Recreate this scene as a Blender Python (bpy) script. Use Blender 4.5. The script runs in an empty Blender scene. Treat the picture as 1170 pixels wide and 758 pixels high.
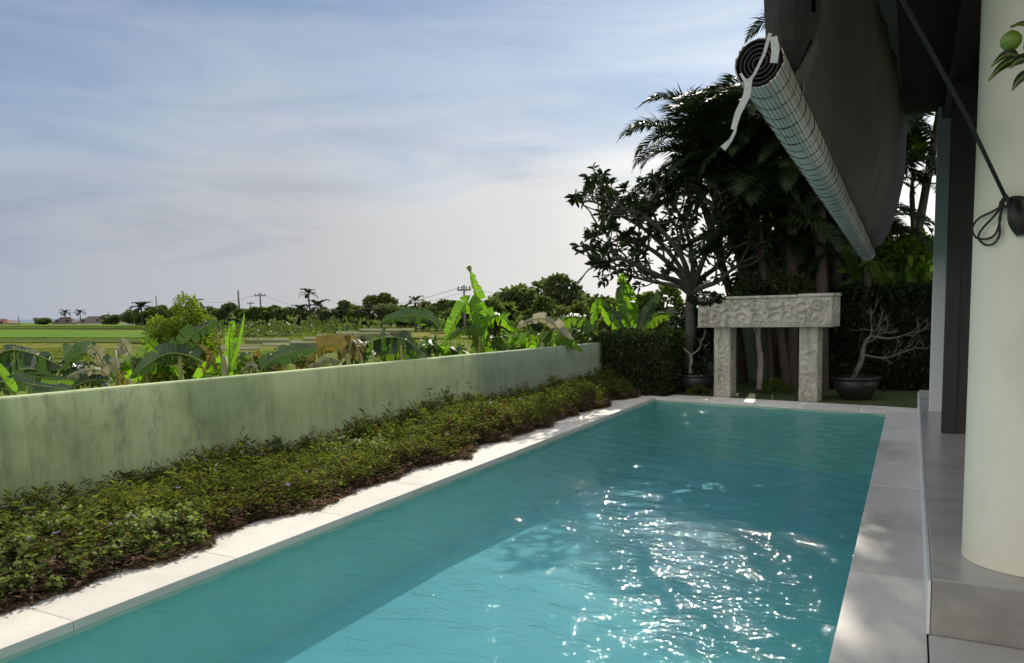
import bpy, math, random
import numpy as np
from mathutils import Vector, Matrix, noise
R_ = math.radians
random.seed(7); rng = np.random.default_rng(7)
sc = bpy.context.scene
COL = sc.collection

# ---------------------------------------------------------------- camera
F_, CX, CY, EYE = 860.0, 585.0, 438.0, 1.6
cY = Vector((458, -97, 860)).normalized()
cD = Vector((206, 8600, 860)); cD = (cD - cD.dot(cY) * cY).normalized()
cX = cD.cross(cY)
M3 = Matrix((cX, cY, -cD))                       # camera (right, down, forward) -> world
cam_d = bpy.data.cameras.new('camera'); cam = bpy.data.objects.new('camera', cam_d); COL.objects.link(cam)
right, down, fwd = M3.col[0], M3.col[1], M3.col[2]
mw = Matrix((( right.x, -down.x, -fwd.x, 0), (right.y, -down.y, -fwd.y, 0), (right.z, -down.z, -fwd.z, EYE), (0, 0, 0, 1)))
cam.matrix_world = mw
cam_d.sensor_width = 36; cam_d.lens = 36 * F_ / 1170; cam_d.shift_y = 59 / 1170
cam_d.clip_end = 60000; cam_d.clip_start = 0.05
sc.camera = cam
# ---------------------------------------------------------------- sky and sun
SUN_AZ, SUN_EL = R_(-16), R_(33)                 # azimuth from +Y towards +X
w = bpy.data.worlds.new('World'); sc.world = w; w.use_nodes = True
nt = w.node_tree; nt.nodes.clear()
def N(t, k, **kw):
    n = t.nodes.new(k)
    for a, v in kw.items():
        if a.startswith('i_'):
            n.inputs[a[2:].replace('_', ' ')].default_value = v
        else: setattr(n, a, v)
    return n
out = N(nt, 'ShaderNodeOutputWorld'); bg = N(nt, 'ShaderNodeBackground'); bg.inputs['Strength'].default_value = 0.1
sky = N(nt, 'ShaderNodeTexSky'); sky.sky_type = 'NISHITA'; sky.sun_disc = False
sky.sun_elevation = SUN_EL; sky.sun_rotation = SUN_AZ; sky.altitude = 0; sky.air_density = 1.0; sky.dust_density = 0.15; sky.ozone_density = 1.6
tc = N(nt, 'ShaderNodeTexCoord')
mp = N(nt, 'ShaderNodeMapping'); mp.inputs['Scale'].default_value = (1.6, 1.6, 7.5); mp.inputs['Location'].default_value = (.3, .1, .35)
nz = N(nt, 'ShaderNodeTexNoise'); nz.inputs['Scale'].default_value = 1.25; nz.inputs['Detail'].default_value = 5; nz.inputs['Roughness'].default_value = .5; nz.inputs['Distortion'].default_value = .5
nt.links.new(tc.outputs['Generated'], mp.inputs['Vector']); nt.links.new(mp.outputs[0], nz.inputs['Vector'])
sx = N(nt, 'ShaderNodeSeparateXYZ'); nt.links.new(tc.outputs['Generated'], sx.inputs[0])
lo = N(nt, 'ShaderNodeMapRange'); lo.inputs[1].default_value = .10; lo.inputs[2].default_value = .30; lo.inputs[3].default_value = .98; lo.inputs[4].default_value = .62; lo.interpolation_type = 'SMOOTHSTEP'
nmul = N(nt, 'ShaderNodeMath', operation='MULTIPLY_ADD'); nmul.inputs[1].default_value = -.28; nmul.inputs[2].default_value = .14
nt.links.new(nz.outputs['Fac'], nmul.inputs[0])
zz = N(nt, 'ShaderNodeMath', operation='ADD'); nt.links.new(sx.outputs['Z'], zz.inputs[0]); nt.links.new(nmul.outputs[0], zz.inputs[1])
nt.links.new(zz.outputs[0], lo.inputs[0])
rp = N(nt, 'ShaderNodeMapRange'); rp.inputs[1].default_value = .38; rp.inputs[2].default_value = .72; rp.inputs[3].default_value = 0; rp.inputs[4].default_value = .55; rp.interpolation_type = 'SMOOTHSTEP'
nt.links.new(nz.outputs['Fac'], rp.inputs[0])
mx = N(nt, 'ShaderNodeMath', operation='MAXIMUM'); nt.links.new(lo.outputs[0], mx.inputs[0]); nt.links.new(rp.outputs[0], mx.inputs[1])
by = N(nt, 'ShaderNodeMapRange'); by.inputs[1].default_value = .35; by.inputs[2].default_value = -.45; by.inputs[3].default_value = 0; by.inputs[4].default_value = 1; by.interpolation_type = 'SMOOTHSTEP'
nt.links.new(sx.outputs['Y'], by.inputs[0])
ccol = N(nt, 'ShaderNodeMix', data_type='RGBA'); ccol.inputs['B'].default_value = (14.0, 13.6, 12.9, 1)  # bright unseen cloud added behind the camera to lift the shaded wall
nt.links.new(by.outputs[0], ccol.inputs['Factor'])
dt = N(nt, 'ShaderNodeVectorMath', operation='DOT_PRODUCT'); dt.inputs[1].default_value = (math.sin(R_(3))*.98, math.cos(R_(3))*.98, .2)
nt.links.new(tc.outputs['Generated'], dt.inputs[0])
gr = N(nt, 'ShaderNodeValToRGB'); ge = gr.color_ramp.elements; ge[0].position = .40; ge[0].color = (.37, .41, .49, 1); ge[1].position = 1.0; ge[1].color = (1.15, 1.12, 1.05, 1)
for p_, c_ in ((.70, (.50, .505, .52)), (.88, (.72, .705, .69))): q_ = ge.new(p_); q_.color = (*c_, 1)
nt.links.new(dt.outputs['Value'], gr.inputs[0])
hz = N(nt, 'ShaderNodeValToRGB'); he = hz.color_ramp.elements; he[0].position = .12; he[0].color = (1, 1, 1, 1); he[1].position = .42; he[1].color = (.45, .57, .76, 1)
zs = N(nt, 'ShaderNodeMath', operation='ADD'); nt.links.new(sx.outputs['Z'], zs.inputs[0])
mp2 = N(nt, 'ShaderNodeMapping'); mp2.inputs['Scale'].default_value = (1.2, 2.2, 11); mp2.inputs['Rotation'].default_value = (.15, .22, .3)
nz2 = N(nt, 'ShaderNodeTexNoise'); nz2.inputs['Scale'].default_value = 1.5; nz2.inputs['Detail'].default_value = 7; nz2.inputs['Roughness'].default_value = .55; nz2.inputs['Distortion'].default_value = .8
nt.links.new(tc.outputs['Generated'], mp2.inputs['Vector']); nt.links.new(mp2.outputs[0], nz2.inputs['Vector'])
zw = N(nt, 'ShaderNodeMath', operation='MULTIPLY_ADD'); zw.inputs[1].default_value = -.60; zw.inputs[2].default_value = .30; nt.links.new(nz2.outputs['Fac'], zw.inputs[0]); nt.links.new(zw.outputs[0], zs.inputs[1])
nt.links.new(zs.outputs[0], hz.inputs[0])
gm = N(nt, 'ShaderNodeMix', data_type='RGBA', blend_type='MULTIPLY'); gm.inputs['Factor'].default_value = 1; nt.links.new(gr.outputs[0], gm.inputs['A']); nt.links.new(hz.outputs[0], gm.inputs['B'])
g10 = N(nt, 'ShaderNodeVectorMath', operation='SCALE'); g10.inputs['Scale'].default_value = 10; nt.links.new(gm.outputs['Result'], g10.inputs[0]); nt.links.new(g10.outputs[0], ccol.inputs['A'])
mb2 = N(nt, 'ShaderNodeMath', operation='MULTIPLY'); mb2.inputs[1].default_value = .8; nt.links.new(by.outputs[0], mb2.inputs[0])
cmix = N(nt, 'ShaderNodeMix', data_type='RGBA'); nt.links.new(ccol.outputs['Result'], cmix.inputs['B'])
mx0 = mx; mx = N(nt, 'ShaderNodeMath', operation='MAXIMUM'); nt.links.new(mx0.outputs[0], mx.inputs[0]); nt.links.new(mb2.outputs[0], mx.inputs[1])
nt.links.new(mx.outputs[0], cmix.inputs['Factor']); nt.links.new(sky.outputs[0], cmix.inputs['A'])
nt.links.new(cmix.outputs['Result'], bg.inputs['Color']); nt.links.new(bg.outputs[0], out.inputs[0])
sun_d = bpy.data.lights.new('sun', 'SUN'); sun_d.energy = 4.2; sun_d.angle = R_(.55); sun_d.color = (1, .93, .80)
sun = bpy.data.objects.new('sun', sun_d); COL.objects.link(sun)
SUN = Vector((math.sin(SUN_AZ) * math.cos(SUN_EL), math.cos(SUN_AZ) * math.cos(SUN_EL), math.sin(SUN_EL)))
sun.rotation_euler = SUN.to_track_quat('Z', 'Y').to_euler(); sun.location = (0, 0, 30)
sc.view_settings.view_transform = 'Standard'; sc.view_settings.look = 'None'; sc.view_settings.gamma = 1
sc.view_settings.use_curve_mapping = False; sc.view_settings.exposure = 0.12
sc.cycles.max_bounces = 8; sc.cycles.transparent_max_bounces = 16; sc.cycles.transmission_bounces = 4
sc.cycles.caustics_reflective = False; sc.cycles.caustics_refractive = False

# ---------------------------------------------------------------- helpers
def ray(x, y): return M3 @ Vector((x - CX, y - CY, F_))
CAM = Vector((0, 0, EYE))
def P(x, y, d):
    "world point seen at photo pixel x, y at forward distance d (metres)"
    r = ray(x, y); return CAM + r * (d / F_)
def PZ(x, y, z): r = ray(x, y); return CAM + r * ((z - EYE) / r.z)
def PY(x, y, Y): r = ray(x, y); return CAM + r * (Y / r.y)
def PX(x, y, X): r = ray(x, y); return CAM + r * (X / r.x)

class MB:
    def __init__(s): s.v = []; s.f = []; s.m = []; s.sm = []
    def face(s, idx, mi=0, sm=False): s.f.append(idx); s.m.append(mi); s.sm.append(sm)
    def quad(s, a, b, c, d, mi=0, sm=False):
        n = len(s.v); s.v += [tuple(a), tuple(b), tuple(c), tuple(d)]; s.face((n, n+1, n+2, n+3), mi, sm)
    def box(s, x0, y0, z0, x1, y1, z1, mi=0, bev=0.0, rot=0.0, piv=None):
        if bev > 0:
            return s.bevbox(x0, y0, z0, x1, y1, z1, mi, bev, rot, piv)
        c = [(x0,y0,z0),(x1,y0,z0),(x1,y1,z0),(x0,y1,z0),(x0,y0,z1),(x1,y0,z1),(x1,y1,z1),(x0,y1,z1)]
        s._add(c, [(0,3,2,1),(4,5,6,7),(0,1,5,4),(1,2,6,5),(2,3,7,6),(3,0,4,7)], mi, rot, piv)
    def _add(s, c, fs, mi, rot=0, piv=None, sm=False):
        n = len(s.v)
        if rot:
            px, py = piv; cr, sr = math.cos(rot), math.sin(rot)
            c = [(px+(x-px)*cr-(y-py)*sr, py+(x-px)*sr+(y-py)*cr, z) for x, y, z in c]
        s.v += [tuple(p) for p in c]
        for f in fs: s.face(tuple(n+i for i in f), mi, sm)
    def bevbox(s, x0, y0, z0, x1, y1, z1, mi, b, rot, piv):
        import bmesh
        bm = bmesh.new(); bmesh.ops.create_cube(bm, size=1)
        for v in bm.verts: v.co = Vector(((x0+x1)/2+v.co.x*(x1-x0), (y0+y1)/2+v.co.y*(y1-y0), (z0+z1)/2+v.co.z*(z1-z0)))
        bmesh.ops.bevel(bm, geom=bm.edges[:], offset=b, segments=2, affect='EDGES', profile=.5)
        bm.verts.index_update()
        s._add([tuple(v.co) for v in bm.verts], [tuple(v.index for v in f.verts) for f in bm.faces], mi, rot, piv); bm.free()
    def prism(s, poly, z0, z1, mi=0):
        n = len(poly); c = [(x, y, z0) for x, y in poly] + [(x, y, z1) for x, y in poly]
        s._add(c, [tuple(range(n-1, -1, -1)), tuple(range(n, 2*n))] + [(i, (i+1) % n, n+(i+1) % n, n+i) for i in range(n)], mi)
    def tube(s, pts, rads, n=8, mi=0, cap=True, sm=True):
        pts = [Vector(p) for p in pts]
        if isinstance(rads, (int, float)): rads = [rads]*len(pts)
        base = len(s.v); t0 = None; u = None
        for i, p in enumerate(pts):
            t = (pts[min(i+1, len(pts)-1)] - pts[max(i-1, 0)]).normalized()
            if u is None:
                u = t.orthogonal().normalized()
            else:
                u = (u - t * u.dot(t)).normalized()
            v = t.cross(u)
            for k in range(n):
                a = 2*math.pi*k/n; s.v.append(tuple(p + (u*math.cos(a)+v*math.sin(a))*rads[i]))
        for i in range(len(pts)-1):
            for k in range(n):
                a = base+i*n+k; b = base+i*n+(k+1) % n
                s.face((a, b, b+n, a+n), mi, sm)
        if cap:
            s.face(tuple(base+k for k in range(n-1, -1, -1)), mi); e = base+(len(pts)-1)*n
            s.face(tuple(e+k for k in range(n)), mi)
    def lathe(s, prof, cx, cy, n=32, mi=0, sm=True, sxy=(1, 1)):
        b = len(s.v)
        for r, z in prof:
            for k in range(n):
                a = 2*math.pi*k/n; s.v.append((cx+r*sxy[0]*math.cos(a), cy+r*sxy[1]*math.sin(a), z))
        for i in range(len(prof)-1):
            for k in range(n):
                a = b+i*n+k; c = b+i*n+(k+1) % n; s.face((a, c, c+n, a+n), mi, sm)
    def build(s, name, mats, parent=None, loc=None):
        me = bpy.data.meshes.new(name); me.from_pydata(s.v, [], s.f)
        if not isinstance(mats, (list, tuple)): mats = [mats]
        for m in mats: me.materials.append(m)
        me.polygons.foreach_set('material_index', s.m); me.polygons.foreach_set('use_smooth', s.sm); me.update()
        return link(name, me, parent, loc)
def link(name, me, parent=None, loc=None):
    o = bpy.data.objects.new(name, me); COL.objects.link(o)
    if parent: o.parent = parent
    if loc is not None: o.location = loc
    return o
def np_mesh(name, V, Fq, mats, mi=None, smooth=False):
    "V (n,3), Fq (m,4) -> mesh quickly"
    me = bpy.data.meshes.new(name); n, m = len(V), len(Fq)
    me.vertices.add(n); me.vertices.foreach_set('co', np.asarray(V, np.float32).ravel())
    me.loops.add(m*4); me.loops.foreach_set('vertex_index', np.asarray(Fq, np.int32).ravel())
    me.polygons.add(m); me.polygons.foreach_set('loop_start', np.arange(0, m*4, 4, dtype=np.int32))
    me.polygons.foreach_set('loop_total', np.full(m, 4, np.int32))
    if not isinstance(mats, (list, tuple)): mats = [mats]
    for q in mats: me.materials.append(q)
    if mi is not None: me.polygons.foreach_set('material_index', np.asarray(mi, np.int32))
    if smooth: me.polygons.foreach_set('use_smooth', np.ones(m, bool))
    me.update(calc_edges=True); me.validate(); return me
def tag(o, label=None, cat=None, group=None, kind=None):
    if label: o['label'] = label
    if cat: o['category'] = cat
    if group: o['group'] = group
    if kind: o['kind'] = kind
    return o
def empty(name, loc, rz=0):
    o = bpy.data.objects.new(name, None); COL.objects.link(o); o.location = loc; o.rotation_euler.z = rz; o.empty_display_size = .2
    return o
def child(mb, name, mats, root):
    "build mb (world coordinates) as a child of an unrotated empty"
    L = root.location
    mb.v = [(x-L.x, y-L.y, z-L.z) for x, y, z in mb.v]
    return mb.build(name, mats, root)
def copy_tree(o, parent=None):
    c = o.copy(); COL.objects.link(c)
    if parent: c.parent = parent
    for ch in list(o.children): copy_tree(ch, c)
    return c

# leaves as folded kites: pos, direction, side; each leaf is one island of two quads (six points)
def leaf_arrays(pos, dirs, nor, L, W, droop=.15, fold=.25):
    pos = np.asarray(pos, float); d = np.asarray(dirs, float); d /= np.linalg.norm(d, axis=1, keepdims=True)+1e-9
    s = np.cross(d, nor); s /= np.linalg.norm(s, axis=1, keepdims=True)+1e-9
    n = np.cross(s, d); L = np.asarray(L)[:, None]; W = np.asarray(W)[:, None]
    dz = np.array([0, 0, 1.0])
    base = pos; mid = pos + d*L*.52 + n*L*.03; tip = pos + d*L - dz*L*droop
    up = n*W*fold
    a = mid - d*L*.22 + s*W*.46 + up; b = mid + d*L*.17 + s*W*.44 + up - dz*L*droop*.45
    c = mid - d*L*.22 - s*W*.46 + up; e = mid + d*L*.17 - s*W*.44 + up - dz*L*droop*.45
    V = np.stack([base, a, b, tip, e, c], 1).reshape(-1, 3)
    k = np.arange(len(pos))[:, None]*6
    Fq = np.concatenate([k+np.array([0, 1, 2, 3]), k+np.array([0, 3, 4, 5])], 1).reshape(-1, 4)
    return V, Fq
def rand_dirs(n, up=0.0, g=rng):
    d = g.normal(size=(n, 3)); d[:, 2] += up; return d/np.linalg.norm(d, axis=1, keepdims=True)
def cat_arrays(parts):
    V = []; Fq = []; M = []; o = 0
    for v, f, m in parts: V.append(v); Fq.append(f+o); M.append(np.full(len(f), m)); o += len(v)
    return np.concatenate(V), np.concatenate(Fq), np.concatenate(M)

# ---------------------------------------------------------------- materials
def mat(name):
    m = bpy.data.materials.new(name); m.use_nodes = True; t = m.node_tree; t.nodes.clear()
    o = N(t, 'ShaderNodeOutputMaterial'); b = N(t, 'ShaderNodeBsdfPrincipled'); t.links.new(b.outputs[0], o.inputs[0])
    return m, t, b, o
def ramp(t, src, stops):
    r = N(t, 'ShaderNodeValToRGB'); e = r.color_ramp.elements
    while len(e) > 1: e.remove(e[-1])
    e[0].position = stops[0][0]; e[0].color = (*stops[0][1], 1)
    for p, c in stops[1:]: q = e.new(p); q.color = (*c, 1)
    t.links.new(src, r.inputs[0]); return r.outputs[0]
def coords(t, scale=(1, 1, 1), obj=False):
    if obj: c = N(t, 'ShaderNodeTexCoord').outputs['Object']
    else: c = N(t, 'ShaderNodeNewGeometry').outputs['Position']
    m = N(t, 'ShaderNodeMapping'); m.inputs['Scale'].default_value = scale; t.links.new(c, m.inputs['Vector']); return m.outputs[0]
def tnoise(t, vec, sc_, det=4, rough=.55, dist=0):
    n = N(t, 'ShaderNodeTexNoise'); n.inputs['Scale'].default_value = sc_; n.inputs['Detail'].default_value = det; n.inputs['Roughness'].default_value = rough; n.inputs['Distortion'].default_value = dist
    t.links.new(vec, n.inputs['Vector']); return n.outputs['Fac']
def mixc(t, fac, a, b, mode='MIX'):
    m = N(t, 'ShaderNodeMix', data_type='RGBA', blend_type=mode)
    if isinstance(fac, (int, float)): m.inputs['Factor'].default_value = fac
    else: t.links.new(fac, m.inputs['Factor'])
    for k, v in (('A', a), ('B', b)):
        if isinstance(v, tuple): m.inputs[k].default_value = (*v, 1)
        else: t.links.new(v, m.inputs[k])
    return m.outputs['Result']
def bump(t, b, h, strength=.3, dist=.02):
    n = N(t, 'ShaderNodeBump'); n.inputs['Strength'].default_value = strength; n.inputs['Distance'].default_value = dist
    t.links.new(h, n.inputs['Height']); t.links.new(n.outputs[0], b.inputs['Normal']); return n
def mat_noise(name, c1, c2, scale=3, rough=.8, bmp=.2, bscale=40, stretch=(1, 1, 1), c3=None, bdist=.01, island=0.0, obj=False):
    m, t, b, o = mat(name); v = coords(t, stretch, obj)
    n = tnoise(t, v, scale, 6, .6, .3)
    col = ramp(t, n, [(.3, c1), (.7, c2)] if c3 is None else [(.28, c1), (.5, c2), (.72, c3)])
    if island:
        g = N(t, 'ShaderNodeNewGeometry'); mr = N(t, 'ShaderNodeMapRange'); mr.inputs[3].default_value = 1-island; mr.inputs[4].default_value = 1+island
        t.links.new(g.outputs['Random Per Island'], mr.inputs[0]); col = mixc(t, 1.0, col, mr.outputs[0], 'MULTIPLY')
    t.links.new(col, b.inputs['Base Color']); b.inputs['Roughness'].default_value = rough
    if bmp: bump(t, b, tnoise(t, v, bscale, 5, .6), bmp, bdist)
    return m
def mat_leaf(name, dark, light, trans=None, tfac=.4, rough=.55, spec=.18, brown=None, bfrac=.06):
    m, t, b, o = mat(name)
    g = N(t, 'ShaderNodeNewGeometry'); rnd = g.outputs['Random Per Island']
    stops = [(0, dark), (.55, tuple((a+c)/2 for a, c in zip(dark, light))), (1-bfrac if brown else 1, light)]
    if brown: stops.append((1-bfrac*.6, brown))
    col = ramp(t, rnd, stops)
    big = tnoise(t, coords(t), 1.3, 2)
    mr = N(t, 'ShaderNodeMapRange'); mr.inputs[1].default_value = .3; mr.inputs[2].default_value = .7; mr.inputs[3].default_value = .72; mr.inputs[4].default_value = 1.28
    t.links.new(big, mr.inputs[0]); col = mixc(t, 1.0, col, mr.outputs[0], 'MULTIPLY')
    t.links.new(col, b.inputs['Base Color']); b.inputs['Roughness'].default_value = rough; b.inputs['Specular IOR Level'].default_value = spec
    tr = N(t, 'ShaderNodeBsdfTranslucent')
    tcol = mixc(t, 1.0, col, trans if trans else (1.6, 1.9, .7), 'MULTIPLY')
    t.links.new(tcol, tr.inputs['Color'])
    ms = N(t, 'ShaderNodeMixShader'); ms.inputs[0].default_value = tfac
    t.links.new(b.outputs[0], ms.inputs[1]); t.links.new(tr.outputs[0], ms.inputs[2]); t.links.new(ms.outputs[0], o.inputs[0])
    return m
def matte(m):
    m.node_tree.nodes['Principled BSDF'].inputs['Specular IOR Level'].default_value = .05; return m
def mat_plain(name, c, rough=.6, metal=0, spec=.5):
    m, t, b, o = mat(name); b.inputs['Roughness'].default_value = rough; b.inputs['Metallic'].default_value = metal; b.inputs['Specular IOR Level'].default_value = spec
    n = tnoise(t, coords(t), 14, 4)
    t.links.new(ramp(t, n, [(.3, tuple(x*.82 for x in c)), (.7, tuple(min(1, x*1.12) for x in c))]), b.inputs['Base Color'])
    return m

G = {}
G['coping'] = mat_noise('pale_stone', (.60, .56, .50), (.72, .68, .61), 2.2, .75, .25, 60, c3=(.66, .62, .54), island=.05)
G['coping_grey'] = mat_noise('grey_stone', (.50, .475, .44), (.70, .67, .625), 1.6, .6, .2, 70, stretch=(1, .6, 1), c3=(.59, .565, .525), island=.15)
G['terrace'] = mat_noise('polished_cement', (.32, .31, .295), (.50, .485, .46), 1.3, .26, .08, 40, c3=(.39, .38, .36))
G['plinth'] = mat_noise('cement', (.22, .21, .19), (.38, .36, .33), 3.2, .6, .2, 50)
G['cream'] = mat_noise('cream_paint', (.68, .645, .515), (.80, .765, .635), 1.6, .6, .25, 22, stretch=(1, 1, .5), c3=(.745, .71, .58))
G['white'] = mat_noise('white_paint', (.70, .71, .70), (.76, .77, .76), 2, .5, .05, 60)
G['wood'] = mat_noise('dark_wood', (.008, .006, .005), (.02, .015, .012), 4, .45, .15, 60, stretch=(6, 6, .5))
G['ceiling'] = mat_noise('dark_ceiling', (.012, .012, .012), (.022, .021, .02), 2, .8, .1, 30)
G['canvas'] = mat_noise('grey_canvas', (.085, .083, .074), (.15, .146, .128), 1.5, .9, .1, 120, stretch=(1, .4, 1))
G['tape'] = mat_noise('white_tape', (.55, .56, .58), (.66, .67, .68), 20, .8, .1, 200)
G['rope'] = mat_noise('black_rope', (.012, .012, .012), (.03, .03, .028), 60, .7, .4, 300)
G['soil'] = mat_noise('soil', (.030, .022, .015), (.07, .052, .036), 6, .95, .8, 40, bdist=.05)
G['bark'] = mat_noise('grey_bark', (.075, .067, .056), (.17, .155, .135), 6, .9, .6, 30, stretch=(1, 1, 2.5))
G['bark_plum'] = mat_noise('plumeria_bark', (.045, .040, .034), (.10, .09, .076), 6, .9, .6, 30, stretch=(1, 1, 2.5))
G['bark_pale'] = mat_noise('pale_bark', (.24, .215, .18), (.40, .37, .32), 9, .85, .5, 40)
G['bark_dark'] = mat_noise('dark_bark', (.035, .028, .022), (.085, .07, .055), 6, .9, .6, 30, stretch=(1, 1, 4))
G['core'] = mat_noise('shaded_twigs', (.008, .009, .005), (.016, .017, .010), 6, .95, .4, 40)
G['pot'] = mat_noise('dark_pot', (.018, .015, .016), (.036, .031, .031), 5, .4, .2, 40)
G['roof_tile'] = mat_noise('roof_tile', (.07, .055, .048), (.13, .10, .085), .6, .85, .2, 3)
G['roof_red'] = mat_noise('red_roof_tile', (.16, .075, .05), (.24, .12, .08), .6, .85, .2, 3)
G['house'] = mat_noise('house_wall', (.38, .36, .33), (.5, .48, .45), .5, .85, .1, 5)
G['pole'] = mat_noise('pole', (.10, .095, .09), (.16, .15, .14), 1, .8, .1, 10)
# leaves
G['palm'] = mat_leaf('palm_leaf', (.010, .018, .007), (.026, .042, .013), tfac=.18, rough=.45)
G['palm_dry'] = mat_leaf('dry_palm_leaf', (.16, .09, .02), (.30, .17, .04), (1.4, 1.2, .6), .35)
G['plumeria'] = mat_leaf('plumeria_leaf', (.014, .024, .011), (.032, .046, .018), tfac=.15, rough=.5)
G['blossom'] = mat_leaf('white_blossom', (.62, .60, .5), (.8, .78, .68), (1, 1, .95), .3)
G['hedge'] = mat_leaf('hedge_leaf', (.016, .026, .010), (.060, .082, .022), tfac=.30, brown=(.10, .07, .025), bfrac=.04)
G['shrub_dark'] = mat_leaf('dark_shrub_leaf', (.008, .015, .006), (.022, .038, .011), tfac=.2)
G['bright'] = mat_leaf('bright_leaf', (.06, .11, .014), (.16, .23, .03), tfac=.45)
G['feather'] = mat_leaf('feathery_leaf', (.09, .13, .015), (.20, .25, .035), tfac=.45)
G['field_tree'] = mat_leaf('field_tree_leaf', (.048, .072, .024), (.115, .145, .045), tfac=.34)
G['field_tree2'] = mat_leaf('olive_tree_leaf', (.05, .066, .02), (.12, .14, .042), tfac=.3)
G['field_dark'] = mat_leaf('dark_tree_leaf', (.060, .076, .040), (.12, .140, .066), tfac=.40)
G['ruellia'] = mat_leaf('lance_leaf', (.052, .064, .016), (.185, .195, .052), tfac=.42, brown=(.13, .08, .04), bfrac=.10)
G['ruellia_red'] = mat_leaf('reddish_leaf', (.10, .062, .045), (.22, .14, .095), (1.4, 1.2, .8), .32, brown=(.05, .075, .02), bfrac=.28)
G['cover'] = mat_leaf('round_leaf', (.07, .10, .025), (.27, .30, .11), tfac=.32)
G['flower'] = mat_leaf('violet_petal', (.34, .28, .46), (.50, .43, .64), (1.2, 1.1, 1.3), .35)
G['grass'] = mat_leaf('grass_blade', (.05, .085, .014), (.13, .17, .03), tfac=.35)
G['grass_dry'] = mat_leaf('rank_grass', (.09, .12, .014), (.22, .24, .035), tfac=.35)
G['tuber'] = G['bark_pale']
def mat_banana(name, c1, c2, trans, tfac=.5, rough=.42, rib=.35):
    m, t, b, o = mat(name)
    uv = N(t, 'ShaderNodeUVMap'); s = N(t, 'ShaderNodeSeparateXYZ'); t.links.new(uv.outputs[0], s.inputs[0])
    wv = N(t, 'ShaderNodeMath', operation='MULTIPLY'); t.links.new(s.outputs['X'], wv.inputs[0]); wv.inputs[1].default_value = 260
    sn = N(t, 'ShaderNodeMath', operation='SINE'); t.links.new(wv.outputs[0], sn.inputs[0])
    ma = N(t, 'ShaderNodeMath', operation='MULTIPLY_ADD'); ma.inputs[1].default_value = .2; ma.inputs[2].default_value = .0; t.links.new(sn.outputs[0], ma.inputs[0])
    nn = tnoise(t, coords(t), 5, 4); ad = N(t, 'ShaderNodeMath', operation='ADD'); t.links.new(nn, ad.inputs[0]); t.links.new(ma.outputs[0], ad.inputs[1])
    col = ramp(t, ad.outputs[0], [(.25, c1), (.75, c2)])
    # pale midrib and browned margin
    ab = N(t, 'ShaderNodeMath', operation='ABSOLUTE'); t.links.new(s.outputs['Y'], ab.inputs[0])
    l1 = N(t, 'ShaderNodeMath', operation='LESS_THAN'); l1.inputs[1].default_value = .035; t.links.new(ab.outputs[0], l1.inputs[0])
    col = mixc(t, l1.outputs[0], col, (.22, .26, .07))
    e2 = N(t, 'ShaderNodeMath', operation='MULTIPLY_ADD'); e2.inputs[1].default_value = .35; t.links.new(nn, e2.inputs[0]); t.links.new(ab.outputs[0], e2.inputs[2])
    g1 = N(t, 'ShaderNodeMath', operation='GREATER_THAN'); g1.inputs[1].default_value = 1.17; t.links.new(e2.outputs[0], g1.inputs[0])
    col = mixc(t, g1.outputs[0], col, (.17, .12, .05))
    t.links.new(col, b.inputs['Base Color']); b.inputs['Roughness'].default_value = rough
    bump(t, b, sn.outputs[0], rib, .004)
    tr = N(t, 'ShaderNodeBsdfTranslucent'); t.links.new(mixc(t, 1.0, col, trans, 'MULTIPLY'), tr.inputs['Color'])
    ms = N(t, 'ShaderNodeMixShader'); ms.inputs[0].default_value = tfac
    t.links.new(b.outputs[0], ms.inputs[1]); t.links.new(tr.outputs[0], ms.inputs[2]); t.links.new(ms.outputs[0], o.inputs[0])
    return m
G['ban'] = mat_banana('banana_leaf', (.052, .095, .020), (.095, .15, .032), (1.8, 2.1, .5), .56)
G['ban_bright'] = mat_banana('young_banana_leaf', (.08, .17, .016), (.15, .27, .03), (1.9, 2.1, .5), .6)
G['ban_dark'] = mat_banana('old_banana_leaf', (.026, .052, .026), (.052, .090, .042), (1.6, 2.0, .7), .32, .38)
G['ban_dry'] = mat_banana('withering_banana_leaf', (.13, .12, .03), (.24, .19, .06), (1.5, 1.3, .6), .4, .6)
G['ban_pale'] = mat_banana('dried_banana_leaf', (.26, .25, .17), (.42, .40, .30), (1.1, 1.05, .8), .35, .6)
G['ban_stem'] = mat_noise('banana_stem', (.09, .12, .03), (.20, .22, .07), 8, .6, .3, 30, stretch=(3, 3, .5), c3=(.20, .14, .06))

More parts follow.
